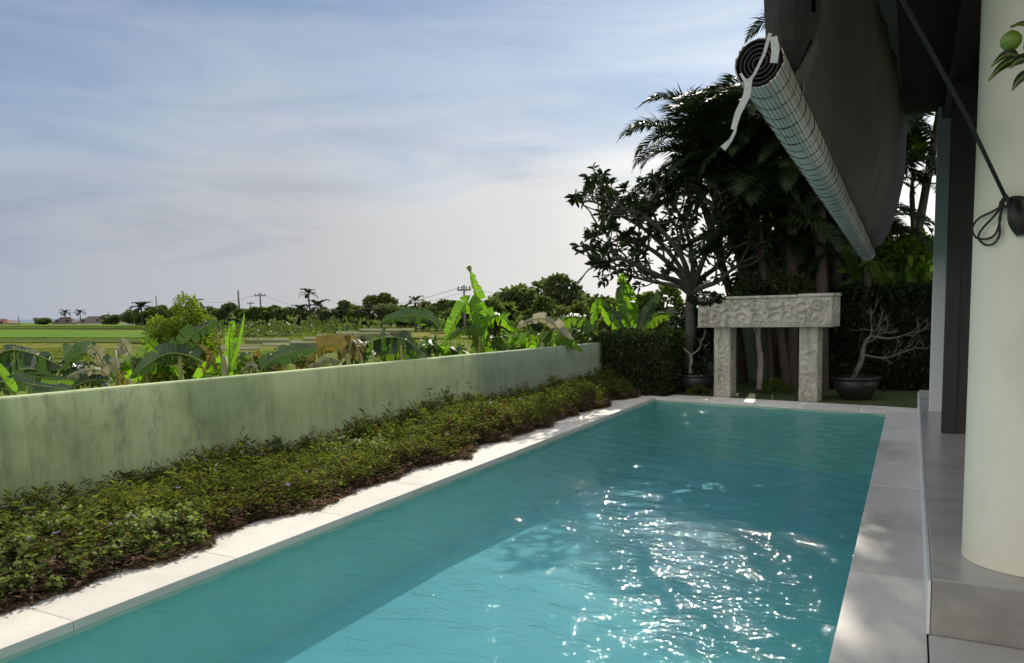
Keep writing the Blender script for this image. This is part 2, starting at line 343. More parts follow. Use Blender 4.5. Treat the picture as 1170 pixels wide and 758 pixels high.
# green painted garden wall: lime-green wash, streaks running down, darker mould
def mat_wall():
    m, t, b, o = mat('green_wash'); v = coords(t)
    big = tnoise(t, v, 1.1, 6, .65, .4)
    base = ramp(t, big, [(.28, (.30, .38, .19)), (.5, (.49, .575, .295)), (.75, (.61, .67, .385))])
    # far stretch is a darker, bluer green
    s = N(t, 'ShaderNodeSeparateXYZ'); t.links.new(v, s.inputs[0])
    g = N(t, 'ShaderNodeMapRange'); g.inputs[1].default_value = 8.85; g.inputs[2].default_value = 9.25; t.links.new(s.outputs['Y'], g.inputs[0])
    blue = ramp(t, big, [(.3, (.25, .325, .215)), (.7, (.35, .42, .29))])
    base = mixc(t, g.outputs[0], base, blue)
    st = tnoise(t, coords(t, (5, 5, .45)), 2.2, 6, .7, .2)
    sm_ = ramp(t, st, [(.50, (0, 0, 0)), (.76, (.75, .75, .75))])
    base = mixc(t, sm_, base, mixc(t, 1.0, base, (.60, .60, .55), 'MULTIPLY'))
    sp = tnoise(t, coords(t, (1, 1, .45)), 9, 8, .78, .3); pm = tnoise(t, v, .9, 3)
    spm = N(t, 'ShaderNodeMath', operation='MULTIPLY'); t.links.new(ramp(t, sp, [(.50, (0, 0, 0)), (.72, (.75, .75, .75))]), spm.inputs[0]); t.links.new(ramp(t, pm, [(.42, (0, 0, 0)), (.60, (1, 1, 1))]), spm.inputs[1])
    base = mixc(t, spm.outputs[0], base, (.15, .155, .10))
    t.links.new(base, b.inputs['Base Color']); b.inputs['Roughness'].default_value = .85
    bump(t, b, tnoise(t, v, 25, 6, .7), .35, .012); return m
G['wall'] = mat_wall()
G['far_wall'] = mat_noise('grey_green_wash', (.10, .14, .115), (.17, .21, .17), 1.4, .9, .2, 30)
def mat_carved():
    m, t, b, o = mat('carved_limestone'); v = coords(t)
    a = tnoise(t, v, 3, 5, .6); base = ramp(t, a, [(.3, (.38, .355, .29)), (.7, (.54, .51, .43))])
    g = N(t, 'ShaderNodeNewGeometry')
    dirt = ramp(t, tnoise(t, coords(t, (4, 4, 1)), 2.5, 5, .7), [(.46, (0, 0, 0)), (.72, (.8, .8, .8))])
    base = mixc(t, dirt, base, (.15, .14, .11))
    t.links.new(base, b.inputs['Base Color']); b.inputs['Roughness'].default_value = .9
    bump(t, b, tnoise(t, v, 45, 6, .7, .6), .5, .012); return m
G['carved'] = mat_carved()
def mat_pool():
    m, t, b, o = mat('pool_plaster'); v = coords(t)
    n = tnoise(t, v, .9, 4)
    base = ramp(t, n, [(.3, (.24, .50, .515)), (.7, (.32, .59, .60))])
    t.links.new(base, b.inputs['Base Color']); b.inputs['Roughness'].default_value = .7
    return m
G['pool'] = mat_pool()
G['pool_side'] = mat_noise('pool_side', (.40, .62, .50), (.50, .70, .56), 1.2, .7, 0)
def mat_water():
    m, t, b, o = mat('pool_water'); t.nodes.remove(b)
    v = coords(t, (.62, 1.25, 1))
    n1 = tnoise(t, v, 9.5, 2, .5, .8); n2 = tnoise(t, v, 27, 2, .5, .6)
    ad = N(t, 'ShaderNodeMath', operation='MULTIPLY_ADD'); ad.inputs[1].default_value = .52; t.links.new(n2, ad.inputs[0]); t.links.new(n1, ad.inputs[2])
    bp = N(t, 'ShaderNodeBump'); bp.inputs['Strength'].default_value = .8; bp.inputs['Distance'].default_value = .0185; t.links.new(ad.outputs[0], bp.inputs['Height'])
    fr = N(t, 'ShaderNodeFresnel'); ge_ = N(t, 'ShaderNodeNewGeometry'); io = N(t, 'ShaderNodeMath', operation='MULTIPLY_ADD'); io.inputs[1].default_value = 1/1.33-1.33; io.inputs[2].default_value = 1.33; t.links.new(ge_.outputs['Backfacing'], io.inputs[0]); t.links.new(io.outputs[0], fr.inputs['IOR']); t.links.new(bp.outputs[0], fr.inputs['Normal'])
    gl = N(t, 'ShaderNodeBsdfGlossy'); gl.inputs['Roughness'].default_value = .028; t.links.new(bp.outputs[0], gl.inputs['Normal'])
    tr = N(t, 'ShaderNodeBsdfTransparent'); tr.inputs['Color'].default_value = (.59, .79, .85, 1)
    ms = N(t, 'ShaderNodeMixShader'); t.links.new(fr.outputs[0], ms.inputs[0]); t.links.new(tr.outputs[0], ms.inputs[1]); t.links.new(gl.outputs[0], ms.inputs[2])
    # a little suspended turbidity
    tu = N(t, 'ShaderNodeBsdfTranslucent'); tu.inputs['Color'].default_value = (.41, .69, .71, 1); t.links.new(bp.outputs[0], tu.inputs['Normal'])
    m2 = N(t, 'ShaderNodeMixShader'); m2.inputs[0].default_value = .27; t.links.new(ms.outputs[0], m2.inputs[1]); t.links.new(tu.outputs[0], m2.inputs[2])
    t.links.new(m2.outputs[0], o.inputs[0]); return m
G['water'] = mat_water()
def mat_sea():
    m, t, b, o = mat('sea_water'); b.inputs['Base Color'].default_value = (.10, .17, .22, 1); b.inputs['Roughness'].default_value = .25
    bump(t, b, tnoise(t, coords(t), .05, 4), .4, 2); return m
G['sea'] = mat_sea()
def mat_field():
    m, t, b, o = mat('field_ground'); v = coords(t)
    n = tnoise(t, v, .07, 6, .65, .6); n2 = tnoise(t, v, 1.1, 5, .7)
    a = ramp(t, n, [(.30, (.075, .105, .018)), (.45, (.115, .155, .026)), (.60, (.17, .185, .034)), (.76, (.15, .125, .045))])
    a = mixc(t, ramp(t, n2, [(.35, (0, 0, 0)), (.7, (.75, .75, .75))]), a, (.14, .18, .03))
    t.links.new(a, b.inputs['Base Color']); b.inputs['Roughness'].default_value = .95
    bump(t, b, n2, .9, .5); return m
G['field'] = mat_field()
G['rice'] = mat_noise('young_rice', (.095, .18, .016), (.14, .23, .026), .15, .8, .9, 2, bdist=.4)
G['rice_dark'] = mat_noise('ripe_rice', (.055, .085, .012), (.11, .12, .022), .2, .85, .9, 2, bdist=.4)
G['mud'] = mat_noise('paddy_mud', (.10, .115, .05), (.19, .195, .105), .3, .9, .6, 2, bdist=.2)
for k_ in ('field', 'rice', 'rice_dark', 'mud', 'soil'): matte(G[k_])
G['lawn'] = mat_noise('lawn_turf', (.035, .055, .012), (.075, .11, .022), 5, .95, .9, 80, bdist=.03)

# ================================================================ SETTING
def struct(mb, name, m): return tag(mb.build(name, m), kind='structure')
def wx(Y): return -6.05 + (Y-3)/9                      # pool-side face of the green wall
PL, PR, PN = -3.92, -.27, -3.0
FL, FR = 12.64, 12.01                                  # far pool edge, left and right end
def fy(x): return FL + (x-PL)/(PR-PL)*(FR-FL)
# field: one sheet to the horizon, with a hole where the pool is dug
xs = [-620,-450,-300,-220,-160,-120,-95,-75,-60,-48,-38,-30,-24,-19,-15,-12,-9.5,-7.5,-4.3,.1,8,20,40,80,160,300,500]
ys = [-60,-20,-3.3,12.95,17,20,24,28,33,39,46,54,63,74,87,102,120,140,165,195,235,290,360,440,520]
mb = MB()
vid = {}
for i, x in enumerate(xs):
    for j, y in enumerate(ys):
        far = math.hypot(x, y)
        z = -1.0 + (0 if far < 14 else .10*noise.noise(Vector((x*.06, y*.06, 0))))
        vid[i, j] = len(mb.v); mb.v.append((x, y, z))
for i in range(len(xs)-1):
    for j in range(len(ys)-1):
        if xs[i] == -4.3 and ys[j] == -3.3: continue
        mb.face((vid[i, j], vid[i+1, j], vid[i+1, j+1], vid[i, j+1]))
struct(mb, 'field', G['field'])
mb = MB(); S = 45000; mb.quad((-S, -S, -5), (S, -S, -5), (S, S, -5), (-S, S, -5)); struct(mb, 'sea', G['sea'])
# rice paddies: raised flat terraces with mud banks
def paddy(px0, px1, y_near, y_far, m, h=.35):
    pts = []
    for (x, y) in ((px0, y_near), (px1, y_near), (px1, y_far), (px0, y_far)):
        p = PZ(x, y, -1+h); pts.append((p.x, p.y))
    mb = MB(); mb.prism(pts, -1.2, -1+h); return struct(mb, 'rice_paddy', m)
paddy(-160, 175, 385.5, 376.2, G['rice'], .30)
paddy(-200, 262, 375.4, 373.2, G['rice_dark'], .55)
paddy(-200, 280, 372.4, 371.2, G['rice'], .85)
G['rice_gold'] = matte(mat_noise('golden_rice', (.13, .155, .022), (.24, .24, .045), .25, .85, .9, 3, bdist=.4))
G['rice_band'] = matte(mat_noise('rough_paddy', (.060, .085, .014), (.135, .15, .028), .5, .85, .9, 3, bdist=.4))
paddy(-180, 236, 391, 387, G['rice_band'], .22); paddy(-200, 150, 398, 392.5, G['rice_gold'], .12); paddy(-200, 120, 409, 400, G['rice_band'], .08); paddy(200, 330, 402, 396, G['rice_gold'], .06)
paddy(446, 560, 386, 380, G['rice_gold'], .15); paddy(262, 345, 383, 379, G['rice_dark'], .22)
for (a, b, y0, y1, h) in ((332, 378, 392, 388.6, .25), (348, 396, 387.4, 384.8, .4), (362, 412, 383.8, 381.6, .55), (384, 446, 381.4, 379.0, .7), (300, 352, 395, 391, .12), (412, 470, 377.6, 375.6, .9), (252, 296, 399, 394, .15), (282, 330, 389, 386, .3)):
    paddy(a, b, y0, y1, G['mud'], h)
# terrain slabs of the garden
mb = MB()
mb.prism([(wx(-4)-.05, -4), (PL-.02, -4), (PL-.02, 12.66), (wx(12.66)-.05, 12.66)], -1.15, -.055)
mb.prism([(wx(12.663)-.05, 12.663), (PL-.02, 12.663), (PR+.02, fy(PR)+.02), (8, fy(PR)+.02), (8, 16.4), (wx(16.4)-.05, 16.4)], -1.15, -.055)
mb.prism([(PR+.02, -4), (8, -4), (8, fy(PR)+.017), (PR+.02, fy(PR)+.017)], -1.15, -.055)
mb.prism([(PL-.017, -4), (PR+.017, -4), (PR+.017, PN-.02), (PL-.017, PN-.02)], -1.15, -.055)
struct(mb, 'garden_soil', G['soil'])
# pool basin
mb = MB()
rowsY = [PN-.03, 5.5, 7.5, 10.5, 0]; rowsZ = [-.68, -.70, -.78, -.98, -1.0]
for i in range(4):
    ya, yb = rowsY[i], rowsY[i+1]; za, zb_ = rowsZ[i], rowsZ[i+1]
    q = [(PL-.03, ya, za), (PR+.03, ya, za), (PR+.03, FR+.03 if i == 3 else yb, zb_), (PL-.03, FL+.03 if i == 3 else yb, zb_)]
    mb.quad(*q, sm=False)
mb.prism([(PL-.035, PN), (PL, PN), (PL, FL), (PL-.035, FL)], -1.449, -.052)
mb.prism([(PR, PN), (PR+.035, PN), (PR+.035, FR), (PR, FR)], -1.449, -.052)
mb.prism([(PL, FL+.001), (PR, FR+.001), (PR, FR+.036), (PL, FL+.036)], -1.449, -.052)
mb.prism([(PL, PN-.036), (PR, PN-.036), (PR, PN-.001), (PL, PN-.001)], -1.449, -.052)
mb.m = [0 if i < 4 else 1 for i in range(len(mb.f))]
struct(mb, 'pool_basin', [G['pool'], G['pool_side']])
# water surface with real ripples
nx, ny = 240, 820
gx = np.linspace(PL+.001, PR-.001, nx); tt = np.linspace(0, 1, ny)
V = np.zeros((ny, nx, 3))
for i, x in enumerate(gx):
    V[:, i, 0] = x; V[:, i, 1] = PN + .002 + tt*(fy(x)-PN-.004)
X, Y = V[..., 0], V[..., 1]
hgt = np.zeros_like(X)
for k in range(34):
    lam = rng.uniform(.07, .42); a = rng.normal(1.25, .65); A = .0021*lam**1.1*rng.uniform(.6, 1.3)/.4
    hgt += A*np.sin(2*np.pi/lam*(X*np.cos(a)+Y*np.sin(a)) + rng.uniform(0, 6.28) + .9*np.sin(X*rng.uniform(.6, 1.6)+Y*rng.uniform(.5, 1.4)))
V[..., 2] = -.085 + hgt
idx = np.arange(nx*ny).reshape(ny, nx)
Fq = np.stack([idx[:-1, :-1], idx[:-1, 1:], idx[1:, 1:], idx[1:, :-1]], -1).reshape(-1, 4)
tag(link('water', np_mesh('water', V.reshape(-1, 3), Fq, G['water'], smooth=True)), kind='structure')
# copings: separate slabs with open joints
mb = MB(); y = -3.2; g = .004
rr = random.Random(3)
while y < 12.0:
    L = rr.choice((.9, 1.1, .8, 1.25)); y1 = min(y+L, FR)
    mb.box(PR-.02, y+g, -.055, .10, y1-g, 0+rr.uniform(-.0015, .0015), 0, .006); y = y1
struct(mb, 'pool_coping', G['coping_grey'])
mb = MB(); y = -3.2
while y < 12.6:
    y1 = min(y+1.1, 12.64); mb.box(-4.46, y+.0015, -.055, PL+.02, y1-.0015, 0, 0, .005); y = y1
struct(mb, 'pool_coping', G['coping'])
mb = MB(); k = 6
for i in range(k):
    xa = -4.46+(i)/k*(4.46+.10)+.003; xb = -4.46+(i+1)/k*(4.56)-.003
    q = [(xa, max(fy(xa), fy(xa))-.02), (xb, fy(xb)-.02), (xb, fy(xb)+.42), (xa, fy(xa)+.42)]
    if i == 0: q[0] = (xa, 12.645); 
    mb.prism(q, -.055, .004)
struct(mb, 'pool_coping', G['coping_grey'])
# lawn behind the far coping
mb = MB(); mb.prism([(-4.46, fy(-4.46)+.425), (.10, fy(.1)+.425), (8, fy(.1)+.425), (8, 15.75), (-4.46, 15.75)], -.054, .0); struct(mb, 'lawn', G['lawn'])
# terrace
mb = MB(); y = -3.9
for j in range(6):
    for i in range(4): mb.box(.106+i*1.2+.002, -3.2+j*1.2+.002, -.055, .106+(i+1)*1.2-.002, min(-3.2+(j+1)*1.2-.002, 3.97), -.001+random.uniform(-.001, .001), 0, .004)
struct(mb, 'terrace_floor', G['coping_grey'])
mb = MB(); mb.box(.112, 3.985, -.054, 6, 12.4, .27, 0, .012, rot=0); terr = mb
o = struct(mb, 'terrace', [G['terrace'], G['plinth']])
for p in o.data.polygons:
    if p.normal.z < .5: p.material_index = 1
mb = MB(); mb.box(.098, 3.982, -.003, .111, 12.2, .262); struct(mb, 'step_edge', G['white'])

# ================================================================ WALLS AND HOUSE
n = 120; mb = MB(); Ys = np.linspace(-4, 15.9, n)
def wtop(Y): return 1.045 - .0085*Y + .004*noise.noise(Vector((Y*1.3, 0, 0)))
lay = [-1.2, -.06, .2, .45, .7]
for i, Yv in enumerate(Ys):
    zt = wtop(Yv); x0 = wx(Yv)
    prof = [(x0+.004*noise.noise(Vector((Yv*2, z*2, 1))), z) for z in lay] + [(x0, zt-.012), (x0-.010, zt), (x0-.135, zt), (x0-.15, zt-.015), (x0-.15, -1.2)]
    for x, z in prof: mb.v.append((x, Yv, z))
m_ = len(prof)
for i in range(n-1):
    for k in range(m_-1):
        a = i*m_+k; mb.face((a, a+m_, a+m_+1, a+1), 0, k < 5)
mb.face(tuple(range(m_))); mb.face(tuple((n-1)*m_+k for k in range(m_-1, -1, -1)))
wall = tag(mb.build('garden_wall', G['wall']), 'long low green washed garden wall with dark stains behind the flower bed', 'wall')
mb = MB(); mb.box(wx(15.8)+.01, 15.8, -1.1, 7.9, 15.95, 1.5, 0, .01)
tag(mb.build('garden_wall', G['far_wall']), 'grey green wall across the far end of the garden behind the stone gate', 'wall')

# house: column, post, door, roof
mb = MB(); mb.lathe([(.287, .272), (.287, 3.74)], .545, 4.46, 72)
tag(mb.build('column', G['cream']), 'thick round cream painted column on the terrace corner', 'column')
mb = MB(); mb.box(.20, 10.0, .271, .345, 10.15, 3.74, 0, .006)
tag(mb.build('post', G['white']), 'slim square white post at the far end of the terrace', 'post')
root = empty('sliding_door', (.9, 8.5, .271)); tag(root, 'dark wooden sliding door standing open behind the cream column', 'door')
mb = MB(); mb.box(.40, 8.47, .272, 1.6, 8.50, 3.6); child(mb, 'door_panel', G['wood'], root)
mb = MB(); mb.box(.28, 8.44, .272, .40, 8.53, 3.72, 0, .006); mb.box(.402, 8.44, 3.602, 1.6, 8.53, 3.72, 0, .006); child(mb, 'door_frame', G['wood'], root)
root = empty('villa', (4, 8, .27)); tag(root, 'shaded villa under a deep dark roof at the right of the pool', 'house')
mb = MB(); mb.box(1.62, 8.4, .271, 5.9, 10.25, 3.74); child(mb, 'wall', G['cream'], root)
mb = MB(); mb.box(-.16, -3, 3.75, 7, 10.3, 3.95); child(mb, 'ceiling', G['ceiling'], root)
mb = MB()
A = [(-.62, 3.62), (3.4, 6.2), (7.4, 3.62)]
mb.v += [(A[0][0], -3.4, 3.96), (A[1][0], -3.4, 6.2), (A[2][0], -3.4, 3.96), (A[0][0], 10.4, 3.96), (A[1][0], 10.4, 6.2), (A[2][0], 10.4, 3.96)]
for f in ((0, 1, 4, 3), (1, 2, 5, 4), (0, 2, 1), (3, 4, 5), (0, 3, 5, 2)): mb.face(f)
child(mb, 'roof', G['roof_tile'], root)
mb = MB(); mb.box(.24, -3, 3.60, .40, 10.2, 3.748); mb.box(.2, 10.16, 3.50, 5.8, 10.28, 3.747); child(mb, 'beam', G['wood'], root)
# canvas valance hung under the eave
prof = [(-.50, 2.28), (-.44, 2.22), (-.36, 2.25), (-.28, 2.40), (-.20, 2.66), (-.145, 3.0), (-.125, 3.4), (-.12, 3.745)]
mb = MB(); ny_ = 110
for th, sgn in ((0, 1),):
    for i in range(ny_+1):
        Yv = 3.9 + (10.15-3.9)*i/ny_; u = i/ny_
        for k, (x, z) in enumerate(prof):
            wv = .030*noise.noise(Vector((Yv*1.5, z*.9, 4)))+.012*noise.noise(Vector((Yv*4.5+z*1.5, z*1.5, 9)))
            xx = -.47 + (x+.47)*u**.55; z0 = z + (1-u)*.20*(3.745-z)/1.5
            mb.v.append((xx+wv, Yv, z0))
            
    q = len(prof)
    for i in range(ny_):
        for k in range(q-1): a = i*q+k; mb.face((a, a+1, a+q+1, a+q), 0, True)
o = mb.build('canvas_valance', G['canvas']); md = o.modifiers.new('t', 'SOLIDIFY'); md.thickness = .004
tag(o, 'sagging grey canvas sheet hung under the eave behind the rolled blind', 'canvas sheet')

# rolled bamboo blind
B0, B1 = PX(867, 72, -.5), PX(991, 290, -.5)
ax = (B1-B0).normalized(); e1 = ax.cross(Vector((0, 0, 1))).normalized(); e2 = e1.cross(ax)
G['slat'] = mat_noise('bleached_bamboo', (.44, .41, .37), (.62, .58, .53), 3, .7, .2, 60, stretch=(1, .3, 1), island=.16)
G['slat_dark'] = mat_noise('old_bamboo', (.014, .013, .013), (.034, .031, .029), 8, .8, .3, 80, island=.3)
root = empty('rolled_blind', B0); tag(root, 'pale rolled bamboo blind hanging slanted along the eave above the pool', 'blind')
mb = MB(); Rb = .084; ns = 34; segs = 24; Lb = (B1-B0).length
for s in range(ns):
    gp = rr.uniform(.006, .018); a0 = 2*math.pi*s/ns + gp; a1 = 2*math.pi*(s+1)/ns - gp; am = (a0+a1)/2
    rj = Rb*(1+rr.uniform(-.02, .02)); n0 = len(mb.v); off = rr.uniform(-.012, .012)
    for i in range(segs+1):
        c = B0 + ax*(off+(Lb-2*off)*i/segs)
        for a, r in ((a0, rj*.955), (a0, rj*.995), (am, rj*1.012), (a1, rj*.995), (a1, rj*.955)):
            mb.v.append(tuple(c + (e1*math.cos(a)+e2*math.sin(a))*r*(1+.012*math.sin(i*1.7+s))))
    for i in range(segs):
        for k in range(4): b = n0+i*5+k; mb.face((b, b+5, b+6, b+1))
    mb.face((n0, n0+1, n0+2, n0+3, n0+4))
child(mb, 'slat', G['slat'], root)
mb = MB(); mb.tube([B0+ax*.05, B1-ax*.03], Rb*.95, 24)
# coiled end
sp = []
for i in range(150):
    a = i*.19; r = .014+ .066*i/149
    sp.append((a, r*(1+.035*math.sin(i*.37)+.03*noise.noise(Vector((i*.23, 0, 0))))))
n0 = len(mb.v)
for a, r in sp:
    for dx_, dr in ((-.006, -.0035), (-.006, .0015), (.06, .0015), (.06, -.0035)):
        mb.v.append(tuple(B0+ax*dx_+(e1*math.cos(a)+e2*math.sin(a))*(r+dr)))
for i in range(len(sp)-1):
    for k in range(4): b = n0+i*4; mb.face((b+k, b+4+k, b+4+(k+1) % 4, b+(k+1) % 4))
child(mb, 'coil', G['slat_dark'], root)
L = .14
while L < Lb-.1:
    cpts = [B0+ax*(L+.004*math.sin(k))+(e1*math.cos(2*math.pi*k/28)+e2*math.sin(2*math.pi*k/28))*Rb*1.022 for k in range(29)]
    mb = MB(); mb.tube(cpts, .0016 if int(L*10) % 3 else .003, 5); L += .155; child(mb, 'string', G['rope'], root)
def ribbon(pxs, d, wd, m, nm, parent):
    mb = MB(); pts = [P(x, y, d+dd) for x, y, dd in pxs]
    for i, p in enumerate(pts):
        t = (pts[min(i+1, len(pts)-1)]-pts[max(i-1, 0)]).normalized()
        s = t.cross((CAM-p).normalized()).normalized()*wd[i]/2
        mb.v += [tuple(p-s), tuple(p+s)]
    for i in range(len(pts)-1): mb.face((2*i, 2*i+1, 2*i+3, 2*i+2))
    o = child(mb, nm, m, parent); md = o.modifiers.new('t', 'SOLIDIFY'); md.thickness = .0015; return o
ribbon([(880, 38, -.10), (873, 62, -.1), (862, 85, -.1), (856, 92, -.1)], 2.62, [.012, .010, .009, .012], G['tape'], 'tape', root)
ribbon([(856, 90, -.1), (853, 110, -.1), (843, 130, -.1), (838, 148, -.1)], 2.62, [.022, .024, .021, .018], G['tape'], 'tape', root)
ribbon([(839, 142, -.1), (840, 150, -.1), (835, 160, -.1), (826, 170, -.1)], 2.62, [.018, .009, .012, .022], G['tape'], 'tape', root)
ribbon([(846, 84, -.09), (851, 92, -.1), (856, 100, -.1)], 2.62, [.007, .010, .02], G['tape'], 'tape', root)
ribbon([(884, 42, -.09), (886, 58, -.09), (884, 72, -.09)], 2.62, [.022, .026, .024], G['tape'], 'tape', root)

# dark bundled blind hanging beside it
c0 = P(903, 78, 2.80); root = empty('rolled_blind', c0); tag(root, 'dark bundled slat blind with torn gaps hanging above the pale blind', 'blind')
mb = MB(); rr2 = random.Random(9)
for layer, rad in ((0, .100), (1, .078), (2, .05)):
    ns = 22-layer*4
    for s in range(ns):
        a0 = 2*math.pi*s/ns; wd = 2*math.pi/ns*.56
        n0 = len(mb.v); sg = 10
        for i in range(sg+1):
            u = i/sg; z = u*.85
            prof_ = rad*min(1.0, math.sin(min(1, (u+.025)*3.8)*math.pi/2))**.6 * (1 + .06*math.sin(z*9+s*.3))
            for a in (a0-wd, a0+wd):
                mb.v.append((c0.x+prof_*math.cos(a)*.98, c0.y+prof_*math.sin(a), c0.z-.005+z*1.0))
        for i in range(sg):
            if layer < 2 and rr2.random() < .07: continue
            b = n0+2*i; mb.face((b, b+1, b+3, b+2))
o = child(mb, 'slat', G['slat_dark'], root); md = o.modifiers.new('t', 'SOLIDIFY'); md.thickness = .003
ribbon([(928, -20, .0), (927, 20, 0), (929, 55, 0), (917, 85, 0), (908, 100, .0)], 2.95, [.03, .035, .04, .05, .02], G['canvas'], 'cloth_edge', root)

# cable, cleat and rope on the column
def tubepx(mb, pxs, d, r, n=8, sub=6):
    pts = [P(x, y, dd if dd else d) for x, y, dd in pxs]
    mb.tube(smooth_path(pts, sub), r, n)
def smooth_path(p, sub=6):
    p = [Vector(q) for q in p]; o = []
    for i in range(len(p)-1):
        a = p[max(i-1, 0)]; b = p[i]; c = p[i+1]; e = p[min(i+2, len(p)-1)]
        for k in range(sub):
            t = k/sub; o.append(.5*((2*b)+(c-a)*t+(2*a-5*b+4*c-e)*t*t+(3*b-a-3*c+e)*t**3))
    o.append(p[-1]); return o
dc = 3.30
def colP(x, y, off=.02):
    "point on the column's surface, off metres proud of it"
    r = ray(x, y).normalized(); o = CAM - Vector((.545, 4.46, 0)); a = r.x**2+r.y**2; b = 2*(o.x*r.x+o.y*r.y); c = o.x**2+o.y**2-(.287+off)**2
    disc = max(b*b-4*a*c, 0); return CAM + r*((-b-math.sqrt(disc))/(2*a))
mb = MB(); e = colP(1149, 226, .05)
mb.tube([e, P(1105, 134, 3.25), P(1031, 0, 2.9), P(1003, -52, 2.78)], .0085, 8)
tag(mb.build('cord', G['rope']), 'taut black pull cord running from the column cleat up to the eave', 'cord')
cl = colP(1158, 245, .0); root = empty('cord_cleat', cl); tag(root, 'black metal cleat with a hanging rope loop on the cream column', 'cleat')
mb = MB()
cc = [colP(x, y, .035) for x, y in ((1152, 229), (1157, 228), (1163, 228), (1169, 229))]
mb.tube(cc, [.012, .016, .018, .018], 10)
cc = smooth_path([colP(1160, 230, .03), colP(1161, 242, .05), colP(1163, 255, .05), colP(1168, 266, .03)], 5); mb.tube(cc, [.026+.012*math.sin(i/15*3.1) for i in range(len(cc))], 10)
child(mb, 'cleat_body', G['wood'], root)
mb = MB()
for (a, b) in ((0, 0), (1.5, 2), (-1.5, 4), (2.5, -2)):
    mb.tube(smooth_path([colP(1144+a, 231+b, .03), colP(1149, 225+b, .06), colP(1153, 232+b*.5, .05), colP(1147+a, 237, .05), colP(1143, 233+b, .03)], 5), .0065, 6)
child(mb, 'knot', G['rope'], root)
for lp in ([(1146, 234), (1136, 241), (1118, 250), (1111, 262), (1116, 272), (1128, 273), (1137, 268), (1142, 255), (1144, 238)],
           [(1145, 236), (1135, 248), (1122, 262), (1118, 272), (1126, 280), (1136, 278), (1142, 268), (1142, 250), (1146, 236)]):
    mb = MB(); mb.tube(smooth_path([colP(x, y, .022) for x, y in lp], 6), .0052, 6); child(mb, 'rope_loop', G['rope'], root)
mb = MB(); mb.tube([colP(1167, 226, .01), colP(1167, 270, .01)], .022, 8); child(mb, 'mounting_plate', mat_plain('steel', (.35, .34, .36), .4, .6), root)

# ================================================================ STONE GATE
def carve(u, v, seed):
    "scroll relief: spirals round jittered centres, u, v in metres"
    u += .05*noise.noise(Vector((u*5, v*5, seed+.3))); v += .05*noise.noise(Vector((u*5, v*5, seed+7.3)))
    c = .235; best = 9; bi = None
    iu, iv = math.floor(u/c), math.floor(v/c)
    for a in (-1, 0, 1):
        for b in (-1, 0, 1):
            h = noise.cell_vector(Vector((iu+a+seed*17, iv+b, seed))) if hasattr(noise, 'cell_vector') else noise.random_unit_vector()
            q = ((iu+a+.5+(h.x-.5)*.6)*c, (iv+b+.5+(h.y-.5)*.6)*c); d = math.hypot(u-q[0], v-q[1])
            if d < best: best = d; bi = (q, h.z)
    th = math.atan2(v-bi[0][1], u-bi[0][0]); sgn = 1 if bi[1] > .5 else -1
    r = best/c
    s = math.sin(r*13 + sgn*th*1.0 + bi[1]*6.28)
    petal = math.sin(th*5+bi[1]*9)*.35*min(1, r*1.6)
    return max(-1, min(1, (s+petal)*1.6))*.5 + .25*noise.noise(Vector((u*22, v*22, seed)))
def carved_block(x0, x1, yf, yb, z0, z1, rel, seed, margin=.03, mask=None, step=.0085):
    mb = MB(); nu = int((x1-x0)/step); nv = int((z1-z0)/step); nd = max(4, int((yb-yf)/step))
    def grid(fn, na, nb):
        o = len(mb.v)
        for j in range(nb+1):
            for i in range(na+1): mb.v.append(fn(i/na, j/nb))
        for j in range(nb):
            for i in range(na):
                a = o+j*(na+1)+i; mb.face((a, a+1, a+na+2, a+na+1), 0, True)
    def edge(u, v, W, H):
        m = min(u*W, (1-u)*W, v*H, (1-v)*H); return max(0, min(1, (m-margin)/.02)), max(0, 1-m/.012)
    def fr(u, v):
        W, H = x1-x0, z1-z0; e, b = edge(u, v, W, H); k = mask(u, v) if mask else 1
        d = rel*carve(u*W, v*H, seed)*e*k
        wob = .006*noise.noise(Vector((u*W*5, v*H*5, seed+3)))
        return (x0+u*W, yf-d-wob+.006*b*b, z0+v*H)
    def sd(xc, sg):
        def f(u, v):
            W, H = yb-yf, z1-z0; e, b = edge(u, v, W, H); d = rel*carve(u*W, v*H, seed+5)*e*(mask(u, v) if mask else 1)
            return (xc+sg*(d-.006*b*b), yf+u*W, z0+v*H)
        return f
    grid(fr, nu, nv)
    grid(sd(x1, 1), nd, nv); f2 = sd(x0, -1); grid(lambda u, v: f2(1-u, v), nd, nv)
    mb.quad((x0, yf, z1), (x1, yf, z1), (x1, yb, z1), (x0, yb, z1)); mb.quad((x0, yb, z0), (x1, yb, z0), (x1, yf, z0), (x0, yf, z0)); mb.quad((x1, yb, z0), (x0, yb, z0), (x0, yb, z1), (x1, yb, z1))
    return mb
gate = empty('stone_gate', (-2.15, 12.85, .0)); tag(gate, 'carved pale stone gate with two posts and thick lintel beyond the pool', 'stone gate')
gl = (-2.15, 12.85)
pm = lambda u, v: 1.0 if (.06 < v < .80) else .12
for x0, sd_ in ((-2.985+2.15, 1), (-1.575+2.15, 4)):
    carved_block(x0, x0+.285, -.02, .27, -.02, 1.205, .014, sd_, .02, pm).build('gate_post', G['carved'], gate)
lint = carved_block(-1.085, 1.085, -.11, .40, 1.205, 1.655, .019, 9, .028).build('lintel', G['carved'], gate)
mb = MB(); mb.box(-.62, -.135, 1.657, .56, .40, 1.70, 0, .008); mb.box(-1.08, -.10, 1.656, -.63, .40, 1.695, 0, .012); mb.box(.57, -.12, 1.656, 1.10, .40, 1.712, 0, .014)
mb.box(-1.10, -.118, 1.19, 1.09, .395, 1.204, 0, .003)
mb.build('ledge', G['carved'], lint)
gate.rotation_euler.z = R_(-8.5)

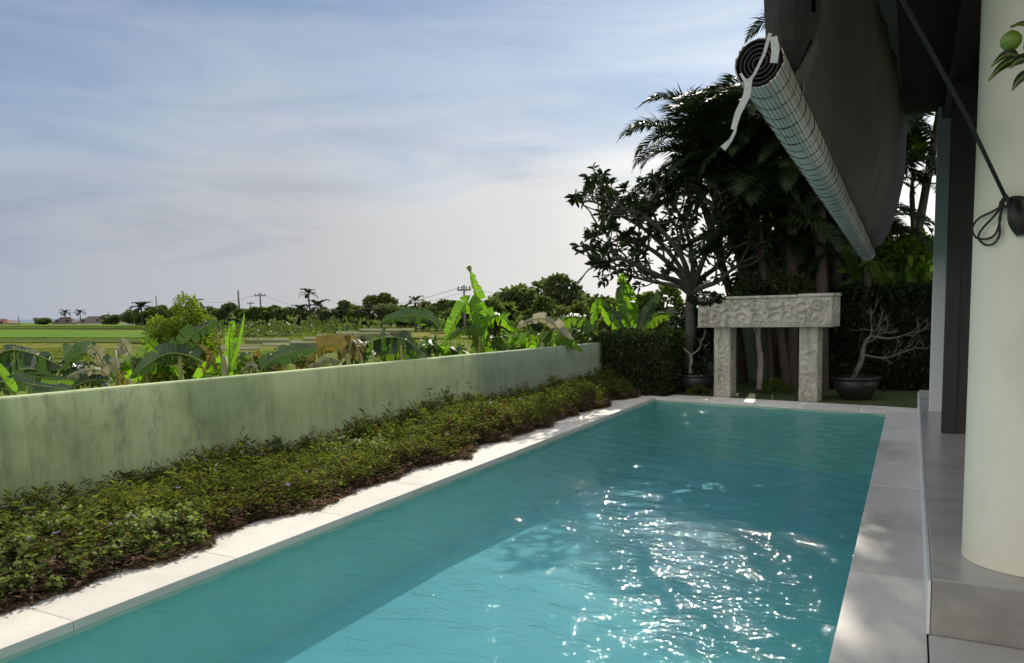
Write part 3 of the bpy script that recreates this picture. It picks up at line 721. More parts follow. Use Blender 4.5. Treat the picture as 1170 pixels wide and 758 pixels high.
# ================================================================ POTS, BONSAI
def branchy(mb, p, d, r, L, depth, tips, rg, kink=.35, split=(2, 3), shrink=.7, minr=.003, up=.15, nseg=4, lshrink=.74, flat=1.0):
    pts = [Vector(p)]; rr_ = [r]; d = Vector(d).normalized()
    for i in range(nseg):
        d = (d + Vector((rg.gauss(0, kink), rg.gauss(0, kink), rg.gauss(0, kink)*flat + up))*.35).normalized()
        pts.append(pts[-1]+d*L/nseg); rr_.append(r*(1-(1-shrink)*(i+1)/nseg))
    mb.tube(pts, rr_, 8 if r > .03 else 5, cap=depth == 0)
    if depth <= 0 or r*shrink < minr: tips.append((pts[-1], d)); return
    k = rg.randint(*split)
    for j in range(k):
        ang = rg.uniform(.35, .95) if j else rg.uniform(.05, .5)
        ax_ = d.cross(Vector((rg.gauss(0, 1), rg.gauss(0, 1), rg.gauss(0, 1)))).normalized()
        nd = (Matrix.Rotation(ang, 3, ax_) @ d); nd.z = nd.z*flat + up*.5
        branchy(mb, pts[-1], nd, r*shrink*rg.uniform(.75, .98), L*lshrink*rg.uniform(.75, 1.2), depth-1, tips, rg, kink, split, shrink, minr, up, nseg, lshrink, flat)
    return
def pot(root, rad, h, ox=0, oy=0):
    mb = MB(); mb.lathe([(rad*.02, .0), (rad*.55, 0), (rad*.62, .03), (rad*.86, h*.45), (rad*.97, h*.78), (rad*.90, h*.86), (rad*1.03, h*.90), (rad*1.04, h*.985), (rad*.99, h), (rad*.90, h*.985), (rad*.88, h*.86), (.01, h*.86)], ox, oy, 44)
    mb.build('pot', G['pot'], root)
    mb = MB(); mb.lathe([(rad*.87, h*.88), (rad*.5, h*.92), (.01, h*.94)], ox, oy, 24); return mb.build('soil', G['soil'], root)
q = PZ(972, 459, 0); R1 = q + Vector((.05, .34, 0)); R1.z = 0.002
b1 = empty('potted_bonsai', R1); tag(b1, 'leafless wind swept bonsai leaning right in a dark round pot beside the stone gate', 'bonsai')
pot(b1, .36, .37)
def rel(x, y, d, root): return P(x, y, d)-root.location
D1 = (R1-CAM).dot(fwd)
mb = MB(); rg = random.Random(5)
def px_path(pl, d, root): return smooth_path([rel(x, y, d+dd, root) for x, y, dd in pl], 4)
def taper(n, a, b): return [a+(b-a)*i/(n-1) for i in range(n)]
main = px_path([(970, 436, 0), (977, 427, 0), (984, 413, 0), (986, 401, 0), (989, 391, 0), (995, 384, 0)], D1, b1); mb.tube(main, taper(len(main), .050, .022), 10)
limbs = [([(995, 384, 0), (1005, 386, -.05), (1016, 387, -.1), (1027, 385, -.1), (1037, 382, -.15), (1047, 379, -.2), (1056, 377, -.2)], .026, .006),
         ([(986, 405, 0), (997, 408, .05), (1012, 409, .1), (1023, 406, .1), (1034, 402, .15), (1046, 398, .15), (1060, 399, .15)], .026, .007),
         ([(995, 384, 0), (996, 376, .05), (995, 368, .05), (996, 361, .05)], .022, .006),
         ([(990, 392, 0), (999, 388, .1), (1004, 383, .1), (1012, 378, .15), (1015, 370, .2)], .020, .005),
         ([(996, 380, .02), (1003, 374, -.1), (1005, 366, -.15)], .014, .004)]
for pl, ra, rb in limbs:
    pp = px_path(pl, D1, b1); mb.tube(pp, taper(len(pp), ra*.75, rb*.75), 7)
    for i in range(3, len(pp)):
        if rg.random() < .62:
            d = (pp[i]-pp[i-1]).normalized()+Vector((rg.gauss(0, .6), rg.gauss(0, .6), rg.gauss(.25, .7)))
            branchy(mb, pp[i], d, .0075, rg.uniform(.09, .18), 2, [], rg, .6, (2, 2), .72, .002, .1, 3, .7)
mb.build('trunk', G['bark'], b1)
q = PZ(790, 451, 0); R2 = q + Vector((0, .33, 0)); R2.z = .002
b2 = empty('potted_bonsai', R2); tag(b2, 'small forked bonsai in a dark pot between the clipped hedge and the stone gate', 'bonsai')
pot(b2, .34, .34); D2 = (R2-CAM).dot(fwd)
mb = MB()
for pl, ra, rb in (([(789, 430, 0), (789, 421, 0), (790, 413, 0), (789, 406, 0)], .04, .026), ([(789, 406, 0), (783, 400, 0), (776, 395, 0), (772, 388, .05)], .022, .010), ([(789, 406, 0), (794, 403, 0), (799, 399, 0), (801, 393, .05)], .02, .009)):
    pp = px_path(pl, D2, b2); mb.tube(pp, taper(len(pp), ra, rb), 8)
    if ra < .03:
        for i in (4, 6, len(pp)-1): branchy(mb, pp[i], pp[i]-pp[i-1]+Vector((0, 0, .02)), .008, .12, 2, [], rg, .5, (2, 2), .7, .002, .1, 3, .7)
mb.build('trunk', G['bark_pale'], b2)
def scatter_blob(n, c, rad, size, mat_, name, root, up=.3, shell=.45, asp=.42, seed=1, clump=0, flatb=None):
    g = np.random.default_rng(seed)
    if clump:
        cc = g.normal(size=(clump, 3)); cc /= np.linalg.norm(cc, axis=1, keepdims=True); cc *= g.uniform(.35, .95, (clump, 1))
        k = g.integers(0, clump, n); u = g.normal(size=(n, 3)); u /= np.linalg.norm(u, axis=1, keepdims=True)
        pos = cc[k] + u*(g.uniform(.2, 1, (n, 1))**.5)*(.30+.22*g.random(clump))[k][:, None]
    else:
        u = g.normal(size=(n, 3)); u /= np.linalg.norm(u, axis=1, keepdims=True); pos = u*(shell+(1-shell)*g.random((n, 1))**.6)
    d = u + rand_dirs(n, up, g)*.8
    pos = pos*np.array(rad)+np.array(c)
    if flatb is not None: pos[:, 2] = np.maximum(pos[:, 2], flatb)
    L = size*g.uniform(.6, 1.3, n)
    V_, F = leaf_arrays(pos, d, rand_dirs(n, .6, g), L, L*asp, .2)
    return link(name, np_mesh(name, V_, F, mat_), root)
scatter_blob(260, (0, 0, .36), (.22, .2, .13), .07, G['shrub_dark'], 'leaf', b2, seed=3)
scatter_blob(220, (-.17, .05, .42), (.14, .15, .12), .06, G['shrub_dark'], 'leaf', b1, seed=4)

# slim tree between the gate posts
R3 = PZ(869, 449, 0)+Vector((0, .35, 0)); R3.z = 0
t3 = empty('young_tree', R3); tag(t3, 'slender young tree with a pale trunk seen between the gate posts', 'tree'); D3 = (R3-CAM).dot(fwd)
mb = MB(); pp = px_path([(868, 446, 0), (868, 430, 0), (869, 412, 0), (867, 396, 0), (866, 384, 0), (868, 368, 0), (866, 352, 0)], D3, t3); mb.tube(pp, taper(len(pp), .060, .03), 9)
for i in (16, 19, 21, 23): branchy(mb, pp[i], Vector((rg.gauss(0, .7), rg.gauss(0, .5), .5)), .016, .35, 2, [], rg, .3, (2, 2), .7, .003, .15)
mb.build('trunk', G['bark_pale'], t3)
scatter_blob(900, (0, 0, 1.65), (.62, .5, .42), .12, G['shrub_dark'], 'crown', t3, seed=5, clump=9)
scatter_blob(140, (.18, -.05, .10), (.16, .12, .10), .09, G['bright'], 'ground_leaf', t3, seed=6)

# ================================================================ HEDGE AND SHRUBS
def box_leaves(n, x0, x1, y0, y1, z0, z1, size, g, asp=.5, jit=.05, fill=.25):
    "leaves on and just under the faces of a box (clipped hedge)"
    Ls = np.array([x1-x0, y1-y0, z1-z0]); p = g.random((n, 3))
    area = np.array([Ls[1]*Ls[2]]*2+[Ls[0]*Ls[2]]*2+[Ls[0]*Ls[1]*1.2]); fidx = g.choice(5, n, p=area/area.sum())
    nor = np.zeros((n, 3))
    for k, (a, v, s) in enumerate(((0, 0, -1), (0, 1, 1), (1, 0, -1), (1, 1, 1), (2, 1, 1))):
        m = fidx == k; dep = np.abs(g.normal(0, jit, m.sum()))/Ls[a]; p[m, a] = v - s*dep*1.4 + s*jit*.6/Ls[a]; nor[m, a] = s
    inn = g.random(n) < fill; p[inn] = g.random((inn.sum(), 3))
    pos = p*Ls+np.array([x0, y0, z0])
    w_ = np.array([[noise.noise(Vector(q)*2.2), noise.noise(Vector(q)*2.2+Vector((9, 0, 0))), noise.noise(Vector(q)*2.2+Vector((0, 9, 0)))] for q in pos]); pos += w_*.07
    d = nor*.7+rand_dirs(n, .25, g); L = size*g.uniform(.6, 1.35, n)
    return leaf_arrays(pos, d, rand_dirs(n, .7, g), L, L*asp, .2)
g1 = np.random.default_rng(21)
hd = empty('clipped_hedge', (-4.4, 13.2, 0)); tag(hd, 'box clipped dark hedge in the far left corner of the pool', 'hedge')
V_, F = box_leaves(15000, -.72, .70, -.48, .5, .0, 1.10, .055, g1); link('foliage', np_mesh('foliage', V_, F, G['hedge']), hd)
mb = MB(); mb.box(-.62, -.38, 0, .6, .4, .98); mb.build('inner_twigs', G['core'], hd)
dh = empty('dark_hedge', (.3, 15.1, 0)); tag(dh, 'tall dense dark hedge against the far garden wall behind the leafless bonsai', 'hedge')
V_, F = box_leaves(17000, -1.75, 3.2, -.45, .45, 0, 1.78, .10, g1, .45, .10); link('foliage', np_mesh('foliage', V_, F, G['shrub_dark']), dh)
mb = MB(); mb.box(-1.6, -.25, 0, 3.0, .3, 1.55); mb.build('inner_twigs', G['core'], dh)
s1 = empty('round_shrub', PZ(872, 452, 0)+Vector((0, 1.2, 0))); s1.location.z = 0
tag(s1, 'dark round topped shrub rising just above the stone lintel', 'shrub'); Ds = (s1.location-CAM).dot(fwd)
zc = (P(868, 320, Ds)-s1.location).z
scatter_blob(4200, (0, 0, zc-.16), (.74, .45, .36), .085, G['field_dark'], 'foliage', s1, seed=8, shell=.6)
mb = MB(); mb.tube([(0, 0, 0), (.03, 0, zc*.5), (0, 0, zc-.2)], [.05, .04, .03], 8); mb.build('trunk', G['bark_dark'], s1)
# creeper on the gate's left shoulder
cr = scatter_blob(620, tuple(P(806, 341, 12.15)), (.30, .12, .10), .055, G['shrub_dark'], 'creeper', None, seed=12)
tag(cr, 'small dark creeper spilling over the left end of the stone lintel', 'plant')
for (x, y, sx_, nm) in ((792, 454, .16, 'tuft of low pale grass at the foot of the left gate post'), (886, 452, .22, 'low bright tuft beside the slender tree between the gate posts')):
    p = PZ(x, y, 0)+Vector((0, .35, 0)); c = scatter_blob(160, (p.x, p.y, .06), (sx_, .12, .08), .10, G['grass'], 'grass_tuft', None, seed=int(x), asp=.14, up=1.2); tag(c, nm, 'plant')

# ================================================================ PLUMERIA
pb = PZ(790, 452, 0)+Vector((-.25, 1.0, 0)); pb.z = 0
pl_ = empty('plumeria_tree', pb); tag(pl_, 'spreading plumeria tree with bare forked branches and leaf rosettes left of the stone gate', 'tree')
DP = (pb-CAM).dot(fwd); rg = random.Random(17); mb = MB(); tips = []
tk = px_path([(784, 452, 0), (785, 425, 0), (786, 400, .0), (789, 375, 0), (788, 352, 0), (789, 334, 0)], DP, pl_); mb.tube(tk, taper(len(tk), .12, .075), 12)
# limbs traced to their tips, each with forks of its own
limbs = [[(789, 336, 0), (775, 322, -.1), (757, 317, -.3), (738, 308, -.4), (722, 300, -.5), (706, 296, -.5), (690, 300, -.4)],
         [(789, 336, 0), (780, 318, .2), (765, 302, .4), (748, 288, .5), (728, 276, .6), (705, 264, .6), (683, 258, .6)],
         [(789, 336, 0), (786, 314, -.3), (779, 294, -.6), (764, 272, -.7), (742, 252, -.8), (720, 240, -.8), (700, 240, -.8)],
         [(789, 336, 0), (792, 312, .1), (790, 288, .2), (784, 264, .3), (776, 244, .4), (764, 232, .4)],
         [(789, 336, 0), (798, 312, -.2), (806, 290, -.5), (812, 270, -.7), (816, 248, -.8), (812, 234, -.8)],
         [(789, 336, 0), (802, 318, .3), (818, 306, .5), (832, 292, .6), (842, 276, .7), (848, 262, .7)],
         [(789, 336, 0), (803, 328, -.3), (820, 322, -.5), (834, 310, -.6), (848, 300, -.7)],
         [(789, 336, 0), (776, 327, .5), (756, 324, 1.0), (730, 318, 1.4), (704, 310, 1.5)],
         [(789, 336, 0), (781, 312, .8), (762, 286, 1.2), (736, 262, 1.4), (712, 248, 1.4), (690, 236, 1.4)]]
for pl in limbs:
    pp = smooth_path([rel(x, y, DP+dd, pl_) for x, y, dd in pl], 3); mb.tube(pp, taper(len(pp), .062, .022), 8)
    for i in range(5, len(pp)):
        for kk in range(2 if i > 8 else 1):
            if rg.random() < .80:
                u = i/len(pp); d = (pp[i]-pp[i-1]).normalized()*.7+Vector((rg.gauss(0, .6), rg.gauss(0, .6), rg.gauss(.30, .5)))
                branchy(mb, pp[i], d, .022*(1.25-u*.4), rg.uniform(.22, .40), rg.choice((1, 2, 2)), tips, rg, .3, (2, 2), .8, .003, .12, 3, .78)
    tips.append((pp[-1], (pp[-1]-pp[-2]).normalized()))
mb.build('trunk', G['bark_plum'], pl_)
pos = []; dr = []
for p, d in tips:
    for k in range(rg.randint(5, 8)):
        s = Vector((rg.gauss(0, 1), rg.gauss(0, 1), rg.gauss(.1, .7))).normalized()
        pos.append(p+d*rg.uniform(-.06, .02)); dr.append(d*.45+s*.8)
n = len(pos); L = rng.uniform(.12, .21, n)
V_, F = leaf_arrays(np.array(pos), np.array(dr), rand_dirs(n, 1.2), L, L*.34, .12); link('crown', np_mesh('crown', V_, F, G['plumeria']), pl_)
print('plumeria tips', len(tips))
bp_ = []; bd = []
for p, d in rg.sample(tips, min(10, len(tips))):
    for k in range(24): bp_.append(p+d*.08+Vector((rg.gauss(0, .045), rg.gauss(0, .045), rg.gauss(.02, .035)))); bd.append(Vector((rg.gauss(0, 1), rg.gauss(0, 1), rg.gauss(.4, .8))))
n = len(bp_); V_, F = leaf_arrays(np.array(bp_), np.array(bd), rand_dirs(n), np.full(n, .05), np.full(n, .03), .05); link('blossom', np_mesh('blossom', V_, F, G['blossom']), pl_)

# ================================================================ PALMS
def frond_mesh(name, L, e0, curve, nl, ll, lw, m, seed, droop=.35, vee=.35):
    g = random.Random(seed); pts = []; a = e0; p = Vector((0, 0, 0)); ns = 22; tw = g.uniform(-.12, .12)
    for i in range(ns+1):
        pts.append(p.copy()); p += Vector((math.cos(a), tw*i/ns*.3, math.sin(a)))*L/ns; a -= curve/ns*(.5+1.1*i/ns)
    mb = MB(); mb.tube(pts, [.016*(1-.85*i/ns)+.002 for i in range(ns+1)], 5)
    for sgn in (-1, 1):
        for k in range(nl):
            u = .16+.83*k/(nl-1); f = u*ns; i = min(int(f), ns-1); q = pts[i].lerp(pts[i+1], f-i); t = (pts[i+1]-pts[i]).normalized()
            l = ll*(math.sin(math.pi*min(1, .22+u*.82)))**.7*g.uniform(.85, 1.08)
            side = Vector((0, sgn, 0)); up = t.cross(side)*sgn*-1
            up = Vector((-t.z, 0, t.x))
            d = (side*math.cos(vee) + up*math.sin(vee)*g.uniform(.3, 1.2) + t*(.55+.35*u)).normalized()
            m1 = q+d*l*.5; d2 = (d+Vector((0, 0, -droop*g.uniform(.6, 1.6)))).normalized(); e = m1+d2*l*.5
            wv = t*lw*.5
            n0 = len(mb.v); mb.v += [tuple(q-wv*.6), tuple(q+wv*.6), tuple(m1+wv), tuple(m1-wv), tuple(e)]
            mb.face((n0, n0+1, n0+2, n0+3)); mb.face((n0+3, n0+2, n0+4))
    me = bpy.data.meshes.new(name); me.from_pydata(mb.v, [], mb.f); me.materials.append(m); me.update(); return me
FR = [frond_mesh('frond', L_, e, c, 58, ll, .042, G['palm'], i, dr) for i, (L_, e, c, ll, dr) in enumerate(((2.1, 1.25, 2.0, .62, .35), (2.2, 1.05, 2.2, .62, .45), (2.0, .75, 2.0, .58, .5), (2.0, .4, 1.7, .56, .6), (1.9, .1, 1.4, .52, .7)))]
def palm_clump(label, stems, seed, group=None, nf=(9, 12), fs=1.0, late=False):
    g = random.Random(seed); b = stems[0][0]; root = empty('palm_clump', (b[0], b[1], 0)); tag(root, label, 'palm', group)
    for (bx, by), (tx, ty, tz), r in stems:
        mb = MB(); pts = smooth_path([(bx, by, -.02), (bx+(tx-bx)*(.12 if late else .25), by+(ty-by)*.25, tz*(.72 if late else .4)), (tx, ty, tz)], 14)
        rad = [r*(1.15-.35*i/len(pts))*(1+.05*(i % 2)) for i in range(len(pts))]
        mb.tube(pts, rad, 10); mb.tube([pts[-1], pts[-1]+Vector((0, 0, .5))], [r*.85, r*.35], 8)
        child(mb, 'trunk', G['bark_dark'], root)
        n = g.randint(*nf); a0 = g.uniform(0, 6.28)
        for k in range(n):
            lv = k/n; me = FR[min(4, int(lv*5+g.uniform(-.4, .4)) if lv*5 > .4 else 0)]
            o = link('frond', me, root, (tx-b[0]+g.uniform(-.05, .05), ty-b[1]+g.uniform(-.05, .05), tz+.35-.25*lv)); o.rotation_euler = (g.uniform(-.15, .15), g.uniform(-.1, .1), a0+k*2.4); s = fs*g.uniform(.85, 1.12); o.scale = (s, s, s)
    return root
def top(x, y, d): p = P(x, y, d); return (p.x, p.y, p.z)
def base(x, d): p = P(x, 400, d); return (p.x, p.y)
palm_clump('tall dark palm clump towering behind the stone gate', [(base(905, 13.6), top(905, 190, 13.4), .10), (base(925, 13.9), top(845, 215, 13.9), .09), (base(940, 13.4), top(935, 165, 13.2), .10), (base(915, 14.2), top(872, 172, 14.0), .085), (base(960, 14.1), top(985, 140, 14.0), .09), (base(888, 13.9), top(812, 215, 14.4), .08), (base(930, 14.5), top(905, 215, 14.5), .08), (base(950, 13.8), top(965, 200, 13.6), .09), (base(900, 13.5), top(850, 235, 13.7), .07), (base(955, 14.6), top(995, -30, 14.6), .10), (base(950, 14.9), top(960, 60, 14.6), .09), (base(975, 15.0), top(1000, 40, 15.0), .09), (base(882, 13.7), top(870, 285, 13.5), .06), (base(905, 14.6), top(900, 270, 14.4), .07), (base(935, 14.0), top(945, 265, 13.9), .07), (base(918, 14.9), top(925, 160, 14.9), .09), (base(892, 15.0), top(845, 205, 15.0), .08), (base(960, 14.9), top(975, 285, 14.0), .07)], 1, nf=(11, 14))
palm_clump('lower palm clump with long fronds behind the plumeria crown', [(base(850, 15.2), top(796, 208, 15.2), .08), (base(862, 15.5), top(822, 188, 15.4), .08), (base(870, 15.8), top(832, 200, 15.8), .07), (base(880, 16.0), top(852, 186, 15.8), .08)], 2, nf=(10, 12))
palm_clump('palm clump half hidden behind the dark canvas and the rolled blind', [(base(985, 13.5), top(1000, 215, 13.3), .08), (base(1000, 13.8), top(1030, 130, 13.6), .09), (base(1030, 14.2), top(1075, 120, 14.2), .08)], 3, nf=(8, 11))
p4 = palm_clump('feathery palm with one orange dying frond beside the slim white post', [(base(1050, 15.0), top(1042, 225, 15.0), .06)], 4, nf=(5, 6))
for lb, bx_, tx_, ty_ in (('tall slender palm added out of view behind the pale blind end for shade', 925, 945, -98), ('very tall palm added out of view behind the palm clump for shade', 920, 905, -165), ('third very tall palm, added for shade out of view behind the dark bundled blind', 935, 965, -80)):
    palm_clump(lb, [(base(bx_, 17.6), top(tx_, ty_, 17.6), .11)], tx_, nf=(15, 17), fs=.9)  # crowns above the frame, added to shade the right coping
dryf = frond_mesh('dry_frond', 1.1, .2, 1.8, 34, .35, .03, G['palm_dry'], 33, .9)
o = link('dry_frond', dryf, p4, P(1058, 214, 15.0)-p4.location); o.rotation_euler.z = R_(-70)

# ================================================================ FLOWER BED
def bed_h(X, Y):
    u = (X+4.5)/(wx(Y)+4.5)                                   # 0 at the coping, 1 at the wall
    e = .225+.10*min(1, max(0, u)) + .13*noise.noise(Vector((X*1.1, Y*.8, 2))) + .08*noise.noise(Vector((X*3, Y*3, 5)))
    if Y > 5: e += .12*min(1, (Y-5)/4)
    return max(.12, e)
g2 = np.random.default_rng(31)
def bed_points(n, u0, u1, y0, y1, front=.10):
    Yv = y0+(y1-y0)*g2.random(n); U = u0+(u1-u0)*g2.random(n)
    X0 = np.array([-4.46+front*(.6+1.3*noise.noise(Vector((0, y*1.4, 8)))+.5*noise.noise(Vector((3, y*4.5, 8)))) for y in Yv]); X1 = wx(Yv)+.06
    return X0+(X1-X0)*U, Yv
def stems(n, u0, u1, y0, y1, L, asp, m, nm, per, hs=1.0, hmin=.0, upright=.9, front=.12, patch=None, drp=.22):
    X, Y = bed_points(n, u0, u1, y0, y1, front)
    if patch is not None:
        k = np.array([patch(x, y) for x, y in zip(X, Y)]); X, Y = X[k], Y[k]
    pos = []; dr = []
    for x, y in zip(X, Y):
        h = bed_h(x, y)*hs*g2.uniform(.72, 1.1); lean = g2.normal(0, .22, 2)
        edge = min(1, max(.45, (-4.36-x)/.30+.45)); h *= edge
        t = hmin+(1-hmin)*g2.random(per)**.7
        p = np.stack([x+lean[0]*h*t, y+lean[1]*h*t, h*t-.03], 1) + g2.normal(0, .022, (per, 3))
        a = g2.uniform(0, 6.28, per); up = upright*g2.uniform(.1, 1.3, per)
        pos.append(p); dr.append(np.stack([np.cos(a), np.sin(a), up], 1))
    pos = np.concatenate(pos); dr = np.concatenate(dr); pos[:, 2] = np.maximum(pos[:, 2], .012)
    n = len(pos); Ls = L*g2.uniform(.6, 1.35, n)
    nn = rand_dirs(n, 1.4, g2)
    return leaf_arrays(pos, dr, nn, Ls, Ls*asp, drp, .2)
isround = lambda x, y: noise.noise(Vector((x*.9, y*.55, 11))) > .02+.10*(y-3.4) - .1*(x+5)
notround = lambda x, y: not isround(x, y) or g2.random() < .25
isred = lambda x, y: noise.noise(Vector((x*.8, y*.7, 15)))+ (x+5.0)*.9*(1 if y > 3.6 else .3) > .04
parts = []
v, f = stems(3000, .02, 1, -.5, 6.5, .050, .20, None, '', 40, patch=notround); parts.append((v, f, 0))
v, f = stems(2600, .03, 1, 6.5, 12.75, .056, .20, None, '', 34); parts.append((v, f, 0))
v, f = stems(300, .55, 1, .5, 12.7, .085, .13, None, '', 14, 1.25, .4, 1.4); parts.append((v, f, 0))
V_, F, Mi = cat_arrays(parts)
o = link('flower_bed', np_mesh('flower_bed', V_, F, [G['ruellia']])); tag(o, 'mass of narrow leaved green plants filling the bed along the green wall', 'plants', kind='stuff')
v, f = stems(900, 0, .75, -.5, 6.2, .040, .75, None, '', 44, .95, .25, .55, patch=isround)
o = link('ground_cover', np_mesh('ground_cover', v, f, [G['cover']])); tag(o, 'low cushion of small round pale leaves at the near end of the bed', 'plants', kind='stuff')
parts = []
v, f = stems(2300, 0, .42, 1, 12.7, .042, .28, None, '', 30, .78, .05, .3, front=.20, patch=isred); parts.append((v, f, 0))
v, f = stems(700, 0, .10, 0, 12.7, .042, .24, None, '', 26, .6, .0, .25, front=.16); parts.append((v, f, 0))
V_, F, Mi = cat_arrays(parts)
o = link('border_plants', np_mesh('border_plants', V_, F, [G['ruellia_red']])); tag(o, 'low reddish brown trailing plants spilling onto the white coping', 'plants', kind='stuff')
# violet flowers: single blooms on the bed
fv = []; ff = []
for k in range(6):
    a = 2*math.pi*k/5
    if k < 5: fv.append((math.cos(a), math.sin(a), .35))
pos = np.zeros((5, 3)); dr = np.array(fv); V_, F = leaf_arrays(pos, dr, np.tile([0, 0, 1.], (5, 1)), np.full(5, .026), np.full(5, .024), .1)
fme = np_mesh('flower', V_, F, G['flower'])
fl_px = [(35, 618), (66, 612), (128, 601), (154, 592), (172, 597), (236, 528), (247, 540), (277, 519), (300, 521), (351, 541), (391, 502), (428, 476), (470, 500), (488, 484), (512, 498), (534, 478), (561, 462), (594, 458), (64, 640), (205, 560), (330, 556), (372, 566)]
for i, (x, y) in enumerate(fl_px):
    best = None
    for X in np.linspace(-4.5, -5.9, 60):                     # meet the bed's top along the line of sight
        p = PX(x, y, X)
        if X < wx(p.y)+.05: break
        if p.z < bed_h(X, p.y)*.98+.02: best = p; break
    if best is None: continue
    o = link('flower', fme); o.location = best+Vector((.0, -.01, .015)); o.rotation_euler = (rng.uniform(.2, .9), rng.uniform(-.4, .6), rng.uniform(0, 6)); s = rng.uniform(.55, 1.0); o.scale = (s, s, s)
    tag(o, 'small violet flower among the green plants of the bed', 'flower', 'violet flowers in the bed')

# ================================================================ BANANA PLANTS BEYOND THE WALL
def bez(pts, n):
    pts = [Vector(p) for p in pts]; sp = smooth_path(pts, max(2, n//(len(pts)-1)+1)); return sp
def ban_leaf(root, pts, wd, m, roll=0, fold=.25, tear=.25, seed=0, petiole=.12, nm='leaf', pw=.6):
    "broad torn leaf whose midrib runs through pts (root-relative)"
    g = random.Random(seed*7+3); tear = min(.9, tear*1.1+.14) if tear > 0 else 0; sp = bez(pts, 48); n = len(sp); v = []; uv = []; fs = []
    toc = (CAM-root.location); q = []
    for sgn in (-1, 1):
        dro = 0; left = 0; gap = False
        for i in range(n-1):
            if left <= 0: left = g.randint(2, 8); dro = g.uniform(0, 1)**2*tear*3.0; gap = g.random() < tear*1.5; shorten = 1-g.random()**3*tear
            left -= 1
            row = []
            for j, ii in enumerate((i, i+1)):
                t = ii/(n-1)
                if t < petiole: w_ = .0
                else: u = (t-petiole)/(1-petiole); w_ = wd*.5*(math.sin(math.pi*min(1, u**.62))**pw)*(1 if u < .985 else .2)
                T = (sp[min(ii+1, n-1)]-sp[max(ii-1, 0)]).normalized()
                Nn = (toc-sp[ii]).normalized(); S_ = T.cross(Nn).normalized(); Nn = S_.cross(T)
                c_, s_ = math.cos(roll), math.sin(roll); S2 = S_*c_+Nn*s_; N2 = Nn*c_-S_*s_
                fd = fold+dro*.5
                tear_ = tear; out_ = S2*sgn*math.cos(fd)-N2*math.sin(fd)
                kk = .84 if (gap and j == 1 and left == 0) else 1
                mid = sp[ii]+out_*w_*.5
                down_ = Vector((0, 0, -1))
                end = sp[ii]+out_*w_*kk*shorten+down_*w_*dro*.55+T*w_*.16*(1-dro)
                if gap and left == 0 and j == 1: end = end - T*w_*.26; mid = mid - T*w_*.07
                row.append((t, sp[ii], mid, end))
            b = len(v)
            for (t, p0, p1, p2), in zip(row):
                pass
            for t, p0, p1, p2 in row:
                v += [tuple(p0), tuple(p1), tuple(p2)]; uv += [(t, 0), (t, .5*sgn), (t, 1.0*sgn)]
            if row[0][0] >= petiole-1e-6:
                fs += [(b, b+1, b+4, b+3), (b+1, b+2, b+5, b+4)] if sgn > 0 else [(b, b+3, b+4, b+1), (b+1, b+4, b+5, b+2)]
    # midrib / petiole
    mb = MB(); mb.tube(sp, [max(.003, wd*.026*(1-.8*i/n)+.002) for i in range(n)], 6)
    b = len(v); v += mb.v; uv += [(.5, 0)]*len(mb.v); fs2 = [tuple(b+i for i in f) for f in mb.f]
    me = bpy.data.meshes.new(nm); me.from_pydata(v, [], fs+fs2); me.materials.append(m)
    ul = me.uv_layers.new(name='UVMap'); li = np.zeros(len(me.loops), np.int32); me.loops.foreach_get('vertex_index', li)
    ul.data.foreach_set('uv', np.array(uv, np.float32)[li].ravel())
    me.polygons.foreach_set('use_smooth', np.ones(len(me.polygons), bool)); me.update()
    return link(nm, me, root)
def banana(label, bx, by, d, leaves, stem=None, zb=-1.0, cat='banana plant', name='banana_plant'):
    b = P(bx, by, d); b.z = zb if b.x < wx(b.y)-.1 else 0
    root = empty(name, b); tag(root, label, cat)
    if not stem:
        q = sum((P(pl[0][0], pl[0][1], d+pl[0][2]) for pl, *_ in leaves), Vector())/len(leaves); v_ = M3.transposed() @ (q-CAM); stem = (CX+F_*v_.x/v_.z, CY+F_*v_.y/v_.z, .05)
    if stem:
        top_ = P(stem[0], stem[1], d)-b; n = 8
        mb = MB(); mb.tube([Vector((0, 0, 0)).lerp(top_, i/n)+Vector((.01*math.sin(i*2), 0, 0)) for i in range(n+1)], [stem[2]*(1.2-.85*i/n) for i in range(n+1)], 12); mb.build('stem', G['ban_stem'], root)
    for i, (pl, wd, m, roll, fold, tear) in enumerate(leaves):
        ban_leaf(root, [P(x, y, d+dd)-b for x, y, dd in pl], wd, G[m], roll, fold, tear, seed=i+int(bx)+11)
    return root
banana('leftmost banana plant behind the wall with broad hanging dark leaves', -10, 440, 6.6, [
    ([(-30, 440, 0), (0, 404, .1), (30, 402, .2), (70, 418, .2)], .34, 'ban_dark', .3, .5, .5),
    ([(-40, 430, .3), (10, 428, .3), (50, 432, .3), (98, 436, .2)], .26, 'ban', .5, .4, .4),
    ([(-20, 440, -.2), (10, 436, -.2), (40, 440, -.2), (85, 446, -.3)], .22, 'ban_dark', .2, .3, .2),
    ([(22, 456, -.3), (8, 440, -.3), (-6, 420, -.3), (-30, 396, -.3)], .16, 'ban_bright', .9, .4, .1)], None)
